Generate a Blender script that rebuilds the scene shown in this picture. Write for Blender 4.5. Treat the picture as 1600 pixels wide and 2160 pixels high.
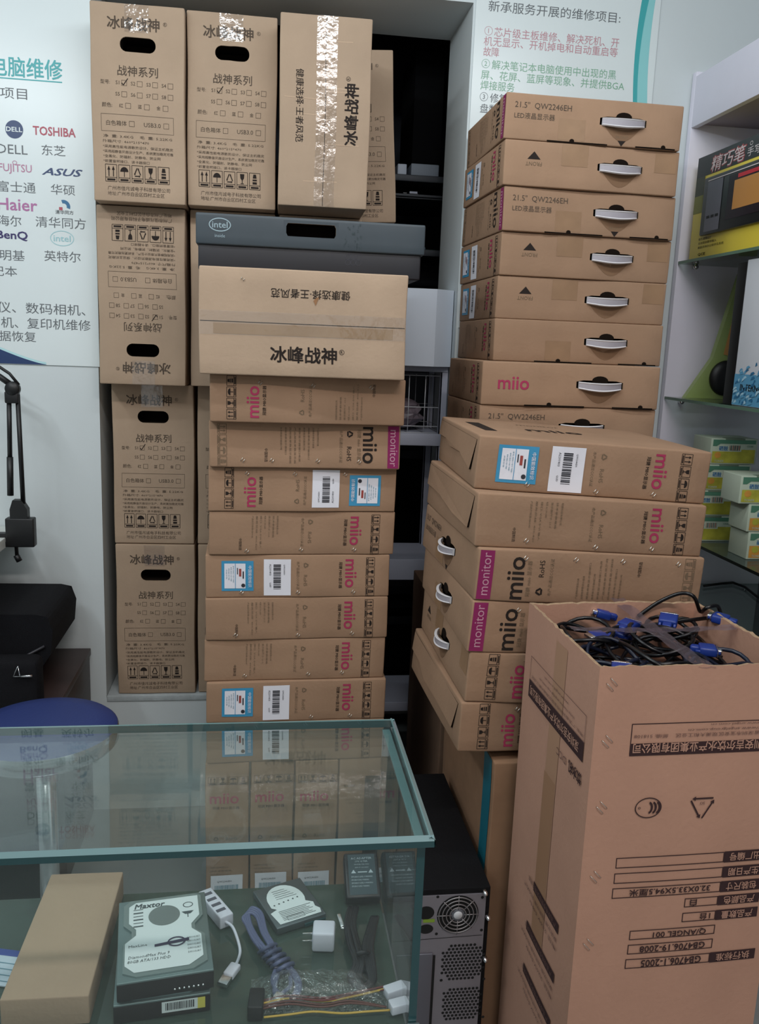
import bpy, math, random
from mathutils import Vector, Matrix, noise
rnd = random.Random(7)
SC = bpy.context.scene
for o in list(bpy.data.objects):
    bpy.data.objects.remove(o)
COL = SC.collection

# ------------------------------------------------------------------ camera
FPX = 1800.0
YAW, PITCH, ROLL = math.radians(7.9166), math.radians(11.0277), math.radians(2.2273)
CAM = Vector((0, 0, 1.44))
_f = Vector((math.sin(YAW)*math.cos(PITCH), math.cos(YAW)*math.cos(PITCH), -math.sin(PITCH)))
_r0 = Vector((math.cos(YAW), -math.sin(YAW), 0)); _u0 = _r0.cross(_f)
_r = math.cos(ROLL)*_r0 + math.sin(ROLL)*_u0; _u = -math.sin(ROLL)*_r0 + math.cos(ROLL)*_u0
cd = bpy.data.cameras.new('camera'); cam = bpy.data.objects.new('camera', cd); COL.objects.link(cam)
cam.matrix_world = Matrix(((_r.x, _u.x, -_f.x, CAM.x), (_r.y, _u.y, -_f.y, CAM.y), (_r.z, _u.z, -_f.z, CAM.z), (0, 0, 0, 1)))
cd.sensor_fit = 'VERTICAL'; cd.sensor_height = 24; cd.lens = 24*FPX/2160; cd.clip_start = .02
SC.camera = cam

# ------------------------------------------------------------------ light and exposure
SC.view_settings.view_transform = 'Standard'; SC.view_settings.look = 'None'
SC.view_settings.gamma = 1; SC.view_settings.use_curve_mapping = False
SC.view_settings.exposure = 0.34
wd = bpy.data.worlds.new('world'); SC.world = wd; wd.use_nodes = True
wd.node_tree.nodes['Background'].inputs[0].default_value = (.6, .7, .85, 1)
wd.node_tree.nodes['Background'].inputs[1].default_value = .05
def area(name, loc, sx, sy, power, color, rot=(0, 0, 0), aim=None):
    if aim: rot = (Vector(aim)-Vector(loc)).to_track_quat('-Z', 'Y').to_euler()
    l = bpy.data.lights.new(name, 'AREA'); l.shape = 'RECTANGLE'; l.size = sx; l.size_y = sy; l.energy = power; l.color = color
    o = bpy.data.objects.new(name, l); o.location = loc; o.rotation_euler = rot; COL.objects.link(o); return o
area('tube_or_fill_light', (.30, 1.35, 2.5), 1.5, .06, 6.5, (.89, .96, 1.0), (math.radians(42), 0, 0))
area('tube_or_fill_light', (-.95, .75, 2.45), .9, .06, 7, (.89, .96, 1.0), aim=(.5, 2.5, 1.7))  # added fill, aimed to brighten the opening's right reveal and the cabinet
area('ceiling_or_fill_light', (.45, -.3, 2.93), 1.2, .16, 27, (1.0, .91, .87))
area('ceiling_or_fill_light', (-1.5, .9, 2.93), .16, 1.2, 10, (.90, .96, 1.0))
area('ceiling_or_fill_light', (-.2, -1.9, 2.93), 1.2, .3, 10, (1.0, .96, .94))  # added fill at ceiling height behind the camera, for ambient light
# broad frontal fill, added behind the camera to lift the lower front faces
area('frontal_fill', (-.3, -2.85, 1.35), 2.6, 1.9, 4, (.95, .97, 1.0), (math.radians(90), 0, 0))

def ray(u, v):
    return _r*((u-800)/FPX) - _u*((v-1080)/FPX) + _f
def aty(u, v, y):
    d = ray(u, v); return CAM + d*(y/d.y)
def atz(u, v, z):
    d = ray(u, v); return CAM + d*((z-CAM.z)/d.z)
def atx(u, v, x):
    d = ray(u, v); return CAM + d*(x/d.x)

# ------------------------------------------------------------------ materials
def lin(c):
    c = c/255.; return c/12.92 if c <= .04045 else ((c+.055)/1.055)**2.4
def rgb(h):
    h = h.lstrip('#'); return (lin(int(h[0:2], 16)), lin(int(h[2:4], 16)), lin(int(h[4:6], 16)), 1)
MATS = {}
def mat(name, col, rough=.6, metal=0, var=0, vscale=20, bump=0, bscale=200, spec=.5, stretch=None):
    if name in MATS: return MATS[name]
    m = bpy.data.materials.new(name); m.use_nodes = True; nt = m.node_tree; b = nt.nodes['Principled BSDF']
    b.inputs['Base Color'].default_value = rgb(col); b.inputs['Roughness'].default_value = rough; b.inputs['Metallic'].default_value = metal
    b.inputs['Specular IOR Level'].default_value = spec
    if var or bump:
        tc = nt.nodes.new('ShaderNodeTexCoord'); mp = nt.nodes.new('ShaderNodeMapping')
        nt.links.new(tc.outputs['Object'], mp.inputs[0])
        if stretch: mp.inputs['Scale'].default_value = stretch
    if var:
        n = nt.nodes.new('ShaderNodeTexNoise'); n.inputs['Scale'].default_value = vscale; n.inputs['Detail'].default_value = 5
        nt.links.new(mp.outputs[0], n.inputs['Vector'])
        h = nt.nodes.new('ShaderNodeHueSaturation'); h.inputs['Color'].default_value = rgb(col)
        r = nt.nodes.new('ShaderNodeMapRange'); r.inputs[3].default_value = 1-var; r.inputs[4].default_value = 1+var
        r.inputs[1].default_value = .3; r.inputs[2].default_value = .7
        nt.links.new(n.outputs[0], r.inputs[0])
        oi = nt.nodes.new('ShaderNodeObjectInfo'); r2 = nt.nodes.new('ShaderNodeMapRange'); r2.inputs[3].default_value = 1-var*.8; r2.inputs[4].default_value = 1+var*.8
        nt.links.new(oi.outputs['Random'], r2.inputs[0])
        mu = nt.nodes.new('ShaderNodeMath'); mu.operation = 'MULTIPLY'; nt.links.new(r.outputs[0], mu.inputs[0]); nt.links.new(r2.outputs[0], mu.inputs[1])
        nt.links.new(mu.outputs[0], h.inputs['Value']); nt.links.new(h.outputs[0], b.inputs['Base Color'])
    if bump:
        n2 = nt.nodes.new('ShaderNodeTexNoise'); n2.inputs['Scale'].default_value = bscale; nt.links.new(mp.outputs[0], n2.inputs['Vector'])
        bp = nt.nodes.new('ShaderNodeBump'); bp.inputs['Strength'].default_value = bump; bp.inputs['Distance'].default_value = .002
        nt.links.new(n2.outputs[0], bp.inputs['Height']); nt.links.new(bp.outputs[0], b.inputs['Normal'])
    MATS[name] = m; return m
def film(name, tint, gloss, rough, bump=0, bscale=40, extra=0, extracol='#ffffff', fres=True, stretch=None):
    """thin see-through sheet: tinted transparency + mirror layer (+ a diffuse share)"""
    m = bpy.data.materials.new(name); m.use_nodes = True; nt = m.node_tree; nt.nodes.remove(nt.nodes['Principled BSDF'])
    out = nt.nodes['Material Output']
    tr = nt.nodes.new('ShaderNodeBsdfTransparent'); tr.inputs[0].default_value = tint
    gl = nt.nodes.new('ShaderNodeBsdfGlossy'); gl.inputs['Roughness'].default_value = rough
    mx = nt.nodes.new('ShaderNodeMixShader'); base = tr
    if extra:
        df = nt.nodes.new('ShaderNodeBsdfDiffuse'); df.inputs[0].default_value = rgb(extracol)
        m0 = nt.nodes.new('ShaderNodeMixShader'); m0.inputs[0].default_value = extra
        nt.links.new(tr.outputs[0], m0.inputs[1]); nt.links.new(df.outputs[0], m0.inputs[2]); base = m0
    if fres:
        fr = nt.nodes.new('ShaderNodeFresnel'); ge = nt.nodes.new('ShaderNodeNewGeometry'); mr = nt.nodes.new('ShaderNodeMapRange')
        mr.inputs[3].default_value = gloss; mr.inputs[4].default_value = 1/gloss   # same mirror strength from both sides of the sheet
        nt.links.new(ge.outputs['Backfacing'], mr.inputs[0]); nt.links.new(mr.outputs[0], fr.inputs[0])
        nt.links.new(fr.outputs[0], mx.inputs[0])
    else: mx.inputs[0].default_value = gloss
    nt.links.new(base.outputs[0], mx.inputs[1]); nt.links.new(gl.outputs[0], mx.inputs[2])
    nt.links.new(mx.outputs[0], out.inputs[0])
    if bump:
        tc = nt.nodes.new('ShaderNodeTexCoord'); mp = nt.nodes.new('ShaderNodeMapping')
        if stretch: mp.inputs['Scale'].default_value = stretch
        nt.links.new(tc.outputs['Object'], mp.inputs[0])
        n2 = nt.nodes.new('ShaderNodeTexNoise'); n2.inputs['Scale'].default_value = bscale; n2.inputs['Detail'].default_value = 3
        nt.links.new(mp.outputs[0], n2.inputs['Vector'])
        bp = nt.nodes.new('ShaderNodeBump'); bp.inputs['Strength'].default_value = bump; bp.inputs['Distance'].default_value = .01
        nt.links.new(n2.outputs[0], bp.inputs['Height']); nt.links.new(bp.outputs[0], gl.inputs['Normal'])
    MATS[name] = m; return m

KR = mat('cardboard', '#ad9680', .85, var=.06, vscale=9, bump=.25, bscale=120, spec=.2)
KR2 = mat('cardboard_monitor', '#9d7f67', .85, var=.07, vscale=9, bump=.25, bscale=120, spec=.2)
KR3 = mat('cardboard_large', '#b98f7a', .85, var=.05, vscale=7, bump=.25, bscale=120, spec=.2)
KDK = mat('cardboard_brown', '#8f6a4c', .9, var=.1, vscale=12, spec=.2)
KED = mat('cardboard_edge', '#a58c72', .9, var=.15, vscale=90, bump=.8, bscale=300, spec=.1)
KPATCH = mat('cardboard_tape', '#95765a', .45, var=.08)
GAP = mat('gap_dark', '#1a130e', .95, spec=.1)
INK = mat('ink_black', '#2a2320', .8, spec=.2)
INKS = mat('ink_soft', '#74624f', .8, spec=.2)
INKT = mat('ink_tower', '#564a40', .8, spec=.2)
PINK = mat('ink_pink', '#a83a5c', .8, spec=.2)
STRIPE = mat('ink_stripe', '#8a2a5c', .7, spec=.2)
STRT = mat('ink_stripe_letters', '#c291a3', .7)
WHT = mat('label_white', '#e6e6ee', .5)
BLU = mat('label_blue', '#3d93bd', .5)
BLU2 = mat('label_blue_dim', '#6e97a8', .5)
BAR = mat('label_bars', '#2c2c34', .6)
RED = mat('label_red', '#9a4038', .6)
PLW = mat('white_plastic', '#d9d7da', .35)
MET = mat('bright_metal', '#e8e8ea', .22, 1)
STL = mat('staple_metal', '#d8d4cc', .3, 1)
TAPE = film('clear_tape', (.95, .94, .93, 1), .10, .12, bump=.35, bscale=30, fres=False, extra=.015, extracol='#d8c8c0')
WALLM = mat('painted_wall', '#d2dadc', .75, var=.015, vscale=3, bump=.15, bscale=60, spec=.2)
FLOORM = mat('floor_tile', '#8f9494', .3, var=.05, vscale=5)
BLK = mat('black_plastic', '#121214', .45)
BLKM = mat('black_matte', '#0d0d10', .8, bump=.3, bscale=300, spec=.2)

# ------------------------------------------------------------------ mesh builder
class MB:
    def __init__(s): s.v = []; s.f = []; s.m = []; s.mats = []; s.smooth = []
    def mi(s, m):
        if m not in s.mats: s.mats.append(m)
        return s.mats.index(m)
    def add(s, vs, fs, m, smooth=False):
        b = len(s.v); s.v += [tuple(v) for v in vs]; i = s.mi(m)
        for f in fs: s.f.append([b+k for k in f]); s.m.append(i); s.smooth.append(smooth)
    def box(s, p0, p1, m, T=None, bev=0):
        if bev: return s.rbox(p0, p1, m, bev, T)
        (a, b, c), (d, e, f) = p0, p1
        vs = [(a,b,c),(d,b,c),(d,e,c),(a,e,c),(a,b,f),(d,b,f),(d,e,f),(a,e,f)]
        if T: vs = [T @ Vector(v) for v in vs]
        s.add(vs, [(0,3,2,1),(4,5,6,7),(0,1,5,4),(1,2,6,5),(2,3,7,6),(3,0,4,7)], m)
    def rbox(s, p0, p1, m, r, T=None, step=None, holes=None, smooth=True):
        """box with rounded edges; step = grid spacing; holes = {face: [(i-range rect)]}"""
        dim = [p1[k]-p0[k] for k in range(3)]; r = min(r, min(dim)*.45)
        def lines(L, extra=()):
            n = max(1, int(round((L-2*r)/step))) if step else 1
            g = [0, r*.35, r] + [r+(L-2*r)*k/n for k in range(1, n)] + [L-r, L-r*.35, L]
            for e in extra:
                g = [x for x in g if x in (0, L) or abs(x-e) > .004] + [e]
            return sorted(g)
        def rd(x, y, z):
            q = (min(max(x, r), dim[0]-r), min(max(y, r), dim[1]-r), min(max(z, r), dim[2]-r))
            d = Vector((x-q[0], y-q[1], z-q[2])); l = d.length
            if l > 1e-9: d *= r/l
            return Vector((q[0]+d.x+p0[0], q[1]+d.y+p0[1], q[2]+d.z+p0[2]))
        fr = {'front': (0, 2, lambda a, b: (a, 0, b)), 'back': (0, 2, lambda a, b: (dim[0]-a, dim[1], b)),
              'left': (1, 2, lambda a, b: (0, dim[1]-a, b)), 'right': (1, 2, lambda a, b: (dim[0], a, b)),
              'top': (0, 1, lambda a, b: (a, b, dim[2])), 'bottom': (0, 1, lambda a, b: (a, dim[1]-b, 0))}
        for k, (ia, ib, fn) in fr.items():
            H = (holes or {}).get(k, [])
            ex = [e for h in H for e in (h[0], h[2])]; ey = [e for h in H for e in (h[1], h[3])]
            A, B = lines(dim[ia], ex), lines(dim[ib], ey)
            vs = [rd(*fn(a, b)) for b in B for a in A]; n = len(A); fs = []
            for j in range(len(B)-1):
                for i in range(n-1):
                    ca, cb = (A[i]+A[i+1])/2, (B[j]+B[j+1])/2
                    if any(h[0] < ca < h[2] and h[1] < cb < h[3] for h in H): continue
                    fs.append((j*n+i, j*n+i+1, (j+1)*n+i+1, (j+1)*n+i))
            if T: vs = [T @ v for v in vs]
            s.add(vs, fs, m, smooth)
    def tube(s, pts, r, m, n=8, caps=True, rs=None, flat=1):
        pts = [Vector(p) for p in pts]; N = len(pts); vs = []; up = Vector((0, 0, 1))
        t0 = (pts[1]-pts[0]).normalized(); a = t0.cross(up)
        if a.length < 1e-3: a = t0.cross(Vector((1, 0, 0)))
        a.normalize()
        for i, p in enumerate(pts):
            t = (pts[min(i+1, N-1)]-pts[max(i-1, 0)]).normalized()
            a = (a-t*a.dot(t))
            if a.length < 1e-6: a = t.orthogonal()
            a.normalize(); b = t.cross(a); rr = rs[i] if rs else r
            for k in range(n):
                w = 2*math.pi*k/n; vs.append(p+a*rr*math.cos(w)+b*rr*flat*math.sin(w))
        fs = [(i*n+k, i*n+(k+1) % n, (i+1)*n+(k+1) % n, (i+1)*n+k) for i in range(N-1) for k in range(n)]
        if caps: fs += [tuple(range(n))[::-1], tuple((N-1)*n+k for k in range(n))]
        s.add(vs, fs, m, True)
    def lathe(s, prof, m, c=(0, 0, 0), n=40, T=None, smooth=True):
        vs = []; c = Vector(c)
        for (r, z) in prof:
            for k in range(n):
                w = 2*math.pi*k/n; vs.append(c+Vector((r*math.cos(w), r*math.sin(w), z)))
        if T: vs = [T @ v for v in vs]
        s.add(vs, [(i*n+k, i*n+(k+1) % n, (i+1)*n+(k+1) % n, (i+1)*n+k) for i in range(len(prof)-1) for k in range(n)], m, smooth)
    def prism(s, pts, z0, z1, m, T=None, mside=None):
        n = len(pts); vs = [Vector((p[0], p[1], z0)) for p in pts]+[Vector((p[0], p[1], z1)) for p in pts]
        if T: vs = [T @ v for v in vs]
        s.add(vs, [tuple(range(n))[::-1], tuple(range(n, 2*n))], m)
        s.add(vs, [(k, (k+1) % n, n+(k+1) % n, n+k) for k in range(n)], mside or m)
    def build(s, name, parent=None, warp=None, sharp=True):
        vs = [warp(v) for v in s.v] if warp else s.v
        me = bpy.data.meshes.new(name); me.from_pydata([tuple(v) for v in vs], [], s.f)
        for m in s.mats: me.materials.append(m)
        me.polygons.foreach_set('material_index', s.m); me.polygons.foreach_set('use_smooth', s.smooth)
        me.update(); o = bpy.data.objects.new(name, me); COL.objects.link(o)
        if parent: o.parent = parent
        return o
def tag(o, label, cat, group=None, kind=None):
    o['label'] = label; o['category'] = cat
    if group: o['group'] = group
    if kind: o['kind'] = kind
    return o
def thing(name, label, cat, loc=(0, 0, 0), rz=0, group=None, roll=0):
    o = bpy.data.objects.new(name, None); COL.objects.link(o); o.empty_display_size = .05
    o.matrix_world = Matrix.Translation(Vector(loc)) @ Matrix.Rotation(roll, 4, 'Y') @ Matrix.Rotation(rz, 4, 'Z')
    return tag(o, label, cat, group)
def struct(mb, name):
    o = mb.build(name); o['kind'] = 'structure'; return o

# ------------------------------------------------------------------ lettering
TC = {}
def glyphs(s, bold=0, res=2):
    if bold > 0:
        vs, fs, w, h = glyphs(s, 0, res); n = len(vs); b = bold*.55; V = []; F = []
        for q, (dx, dy) in enumerate(((-b, -b), (b, -b), (b, b), (-b, b))):
            V += [(x+dx, y+dy, q) for x, y in vs]; F += [tuple(i+q*n for i in f) for f in fs]
        return V, F, w, h
    k = (s, bold, res)
    if k in TC: return TC[k]
    c = bpy.data.curves.new('t', 'FONT'); c.body = s; c.resolution_u = res; c.offset = bold; c.size = 1
    o = bpy.data.objects.new('t', c); COL.objects.link(o)
    dg = bpy.context.evaluated_depsgraph_get(); m = o.evaluated_get(dg).to_mesh()
    vs = [(v.co.x, v.co.y) for v in m.vertices]; fs = [tuple(p.vertices) for p in m.polygons]
    bpy.data.objects.remove(o); bpy.data.curves.remove(c)
    if not vs: vs = [(0, 0)]
    x0 = min(v[0] for v in vs); x1 = max(v[0] for v in vs); y0 = min(v[1] for v in vs); y1 = max(v[1] for v in vs)
    TC[k] = ([(x-x0, y-(y0+y1)/2) for x, y in vs], fs, x1-x0, y1-y0); return TC[k]

class Face:
    """drawing surface: pt(u, v, n) -> 3D, u right, v up, n outward"""
    def __init__(s, mb, fn, W, H, rot=0):
        s.mb = mb; s.fn = fn; s.rot = rot; s.fw, s.fh = W, H
        s.W, s.H = (W, H) if rot % 180 == 0 else (H, W)
    def on(s, mb): f = Face(mb, s.fn, s.fw, s.fh, s.rot); return f
    def pt(s, a, b, n):
        if s.rot == 0: u, v = a, b
        elif s.rot == 180: u, v = s.fw-a, s.fh-b
        elif s.rot == 90: u, v = s.fw-b, a
        else: u, v = b, s.fh-a
        return s.fn(u, v, n)
    def text(s, t, u, v, size=None, rot=0, m=None, bold=0, al='C', width=None, n=.0006, res=2, shear=0, height=None):
        vs, fs, w, h = glyphs(t, bold, res); c, sn = math.cos(math.radians(rot)), math.sin(math.radians(rot))
        sy = size if size else (height/h if height else width/w)
        sx = width/w if width else sy
        off = {'C': w/2, 'L': 0, 'R': w}[al]; out = []
        for p in vs:
            x, y = p[0], p[1]; X = (x-off+shear*y)*sx; Y = y*sy
            out.append(s.pt(u+X*c-Y*sn, v+X*sn+Y*c, n+(p[2]*.00007 if len(p) > 2 else 0)))
        s.mb.add(out, fs, m or INK)
    def rect(s, u0, v0, u1, v1, m, n=.0005, st=.02):
        nu = max(1, int(abs(u1-u0)/st+.5)); nv = max(1, int(abs(v1-v0)/st+.5))
        vs = [s.pt(u0+(u1-u0)*i/nu, v0+(v1-v0)*j/nv, n) for j in range(nv+1) for i in range(nu+1)]
        s.mb.add(vs, [(j*(nu+1)+i, j*(nu+1)+i+1, (j+1)*(nu+1)+i+1, (j+1)*(nu+1)+i) for j in range(nv) for i in range(nu)], m)
    def poly(s, pts, m, n=.0006): s.mb.add([s.pt(a, b, n) for a, b in pts], [tuple(range(len(pts)))], m)
    def line(s, p, q, t, m, n=.0006):
        dx, dy = q[0]-p[0], q[1]-p[1]; l = math.hypot(dx, dy) or 1; nx, ny = -dy/l*t/2, dx/l*t/2
        s.poly([(p[0]+nx, p[1]+ny), (p[0]-nx, p[1]-ny), (q[0]-nx, q[1]-ny), (q[0]+nx, q[1]+ny)], m, n)
    def frame(s, u0, v0, u1, v1, t, m, n=.0006):
        s.rect(u0, v0, u1, v0+t, m, n); s.rect(u0, v1-t, u1, v1, m, n); s.rect(u0, v0+t, u0+t, v1-t, m, n); s.rect(u1-t, v0+t, u1, v1-t, m, n)
    def disc(s, u, v, ru, rv, m, n=.0006, k=20): s.poly([(u+ru*math.cos(2*math.pi*i/k), v+rv*math.sin(2*math.pi*i/k)) for i in range(k)], m, n)
    def arc(s, u, v, ru, rv, t, m, a0=0, a1=360, n=.0006, k=24):
        P = [];
        for i in range(k+1):
            w = math.radians(a0+(a1-a0)*i/k); P.append(s.pt(u+ru*math.cos(w), v+rv*math.sin(w), n)); P.append(s.pt(u+(ru-t)*math.cos(w), v+(rv-t)*math.sin(w), n))
        s.mb.add(P, [(2*i, 2*i+1, 2*i+3, 2*i+2) for i in range(k)], m)
    # pictograms in a framed tile, rot in degrees about the tile centre
    def icon(s, kind, cu, cv, w, h, m, rot=0, t=.0011, filled=True):
        c, sn = math.cos(math.radians(rot)), math.sin(math.radians(rot))
        P = lambda a, b: (cu+a*w*c-b*h*sn, cv+a*w*sn+b*h*c)
        L = lambda a, b, q=1: s.line(P(*a), P(*b), t*q, m)
        PL = lambda pts: s.poly([P(*p) for p in pts], m)
        if kind != 'recycle_bare':
            for a, b in (((-.5, -.5), (.5, -.5)), ((.5, -.5), (.5, .5)), ((.5, .5), (-.5, .5)), ((-.5, .5), (-.5, -.5))): L(a, b)
            L((-.5, -.26), (.5, -.26)); PL([(-.36, -.44), (.36, -.44), (.36, -.33), (-.36, -.33)])
        if kind == 'up':
            for x in (-.2, .2): PL([(x-.04, -.2), (x+.04, -.2), (x+.04, .2), (x-.04, .2)]); PL([(x-.13, .18), (x+.13, .18), (x, .42)])
        elif kind == 'umbrella':
            PL([(-.36, .1)]+[(-.36*math.cos(math.radians(a)), .1+.28*math.sin(math.radians(a))) for a in range(15, 180, 15)]+[(.36, .1)]); L((0, .1), (0, -.2), 1.4)
        elif kind == 'glass':
            PL([(-.2, .4), (.2, .4), (.17, .15), (.04, .02), (-.04, .02), (-.17, .15)]); L((0, .02), (0, -.16), 1.6); L((-.15, -.18), (.15, -.18), 1.5)
        elif kind == 'stack':
            PL([(-.18, .18), (.18, .18), (.12, .42), (-.12, .42)]); PL([(-.2, .02), (.2, .02), (.2, .12), (-.2, .12)]); PL([(-.2, -.18), (.2, -.18), (.2, -.04), (-.2, -.04)])
        else:
            r = .36 if kind == 'recycle' else .5
            for k in range(3):
                a = math.radians(90+120*k); b = math.radians(210+120*k); p = (r*math.cos(a), .06+r*math.sin(a)); q = (r*math.cos(b), .06+r*math.sin(b))
                p2 = (p[0]+(q[0]-p[0])*.12, p[1]+(q[1]-p[1])*.12); q2 = (p[0]+(q[0]-p[0])*.72, p[1]+(q[1]-p[1])*.72); L(p2, q2, 2 if kind == 'recycle' else 2.6)
                dx, dy = (q[0]-p[0])*.12, (q[1]-p[1])*.12
                PL([(q2[0]-dy*1.1, q2[1]+dx*1.1), (q2[0]+dx*1.6, q2[1]+dy*1.6), (q2[0]+dy*1.1, q2[1]-dx*1.1)])
def plane_face(mb, o, ux, vy, nn, W, H, rot=0):
    o, ux, vy, nn = Vector(o), Vector(ux), Vector(vy), Vector(nn)
    return Face(mb, lambda u, v, n: o+ux*u+vy*v+nn*n, W, H, rot)

# ------------------------------------------------------------------ cartons
class Carton:
    def __init__(s, name, label, cat, loc, rz, dims, m=KR, group=None, roll=0, holes=None, seed=0, r=.0035, amp=.0012, step=.026):
        s.w, s.d, s.h = dims; s.root = thing(name, label, cat, loc, math.radians(rz), group, math.radians(roll)); s.mb = MB(); s.m = m
        s.parts = []; s.holes = holes or {}
        sd = seed*1.7
        def warp(p):
            x, y, z = p
            return (x+amp*math.sin(z*17+sd+y*9)*.8, y+amp*(math.sin(x*19+sd*2+z*11)+.6*math.sin(x*41+sd)*math.sin(z*37+sd)), z)
        s.warp = warp
        hr = {}
        for f, hs in s.holes.items(): hr[f] = [(h[0]-.006, h[1]-.006, h[2]+.006, h[3]+.006) for h in hs]
        s.mb.rbox((0, 0, 0), dims, m, r, step=step, holes=hr)
        for f, hs in s.holes.items():
            fc = s.face(f)
            for h in hs: s.cut(fc, h)
    def face(s, f, rot=0, mb=None):
        w, d, h = s.w, s.d, s.h
        fn, W, H = {'front': (lambda u, v, n: Vector((u, -n, v)), w, h), 'left': (lambda u, v, n: Vector((-n, d-u, v)), d, h),
                    'right': (lambda u, v, n: Vector((w+n, u, v)), d, h), 'top': (lambda u, v, n: Vector((u, v, h+n)), w, d)}[f]
        return Face(mb or s.mb, fn, W, H, rot)
    def cut(s, fc, h):
        u0, v0, u1, v1 = h[:4]; depth = h[4] if len(h) > 4 else .06; jag = h[5] if len(h) > 5 else 0
        cu, cv, a, b = (u0+u1)/2, (v0+v1)/2, (u1-u0)/2, (v1-v0)/2; rr = min(a, b)*(h[6] if len(h) > 6 else 1); N = 48
        A, B = a+.006, b+.006; rim = []; inn = []
        for k in range(N):
            t = 2*math.pi*k/N; c, q = math.cos(t), math.sin(t)
            sc = min(A/abs(c) if abs(c) > 1e-9 else 9, B/abs(q) if abs(q) > 1e-9 else 9)
            rim.append((cu+c*sc, cv+q*sc))
            # rounded rectangle in the same direction (march)
            lo, hi = 0, a+b
            for _ in range(22):
                md = (lo+hi)/2; x, y = abs(c*md), abs(q*md); dx, dy = max(x-(a-rr), 0), max(y-(b-rr), 0)
                ins = x <= a and y <= b and (dx*dx+dy*dy <= rr*rr)
                if ins: lo = md
                else: hi = md
            j = 1+jag*math.sin(3*t+cu*40)*.5
            inn.append((cu+c*lo*j, cv+q*lo*j))
        # rectangle corners have to be hit exactly
        for cx, cy in ((A, B), (-A, B), (-A, -B), (A, -B)):
            k = min(range(N), key=lambda i: (rim[i][0]-cu-cx)**2+(rim[i][1]-cv-cy)**2); rim[k] = (cu+cx, cv+cy)
        vs = [fc.pt(*p, 0) for p in rim]+[fc.pt(*p, 0) for p in inn]+[fc.pt(*p, -.004) for p in inn]+[fc.pt(*p, -depth) for p in inn]
        s.mb.add(vs, [(k, (k+1) % N, N+(k+1) % N, N+k) for k in range(N)], s.m)
        s.mb.add(vs, [(N+k, N+(k+1) % N, 2*N+(k+1) % N, 2*N+k) for k in range(N)], KED)
        s.mb.add(vs, [(2*N+k, 2*N+(k+1) % N, 3*N+(k+1) % N, 3*N+k) for k in range(N)]+[tuple(3*N+k for k in range(N))], GAP)
    def part(s, name, mb, label=None, warp=True):
        o = mb.build(name, s.root, s.warp if warp else None)
        if label: o['label'] = label
        return o
    def done(s, name='body'): return s.part(name, s.mb)
    def staple(s, f, u, v, ang=55, L=.009):
        mb = MB(); fc = s.face(f, mb=mb); c, q = math.cos(math.radians(ang)), math.sin(math.radians(ang))
        for o in (-.0028, .0028):
            x, y = u-q*o, v+c*o
            mb.tube([fc.pt(x-c*L/2, y-q*L/2, -.001), fc.pt(x-c*L*.4, y-q*L*.4, .0022), fc.pt(x+c*L*.4, y+q*L*.4, .0022), fc.pt(x+c*L/2, y+q*L/2, -.001)], .00085, STL, 5)
        s.part('staple', mb)
    def tape(s, f, u0, v0, u1, v1, rot=0, name='packing_tape', m=None):
        mb = MB(); fc = s.face(f, rot, mb); fc.rect(u0, v0, u1, v1, m or TAPE, .0012, .012)
        s.part(name, mb)

def handle(ct, f, cu, cv, rot=0, L=.112, hgt=.021):
    """white strap handle arching out of its slot"""
    mb = MB(); fc = ct.face(f, rot, mb); N = 14; rows = []
    for i in range(N+1):
        t = i/N; a = (t-.5)*L*.94; out = .002+.014*math.sin(math.pi*t)**.7; sag = -.004*math.sin(math.pi*t)
        h2 = hgt*.5*(.82+.18*math.sin(math.pi*t))
        for (dv, dn) in ((-h2, 0), (-h2*.82, .003), (-h2*.6, .001), (h2*.6, .001), (h2*.82, .003), (h2, 0), (h2, -.003), (-h2, -.003)):
            rows.append(fc.pt(cu+a, cv+dv+sag, out+dn))
    mb.add(rows, [(i*8+2, i*8+3, (i+1)*8+3, (i+1)*8+2) for i in range(N)], mat('handle_ribbed_grey', '#a29da4', .5), False)
    mb.add(rows, [(i*8+k, i*8+(k+1) % 8, (i+1)*8+(k+1) % 8, (i+1)*8+k) for i in range(N) for k in range(8) if k != 2]+[tuple(range(8)), tuple(N*8+k for k in range(8))], PLW, False)
    ct.part('handle', mb)

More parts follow.
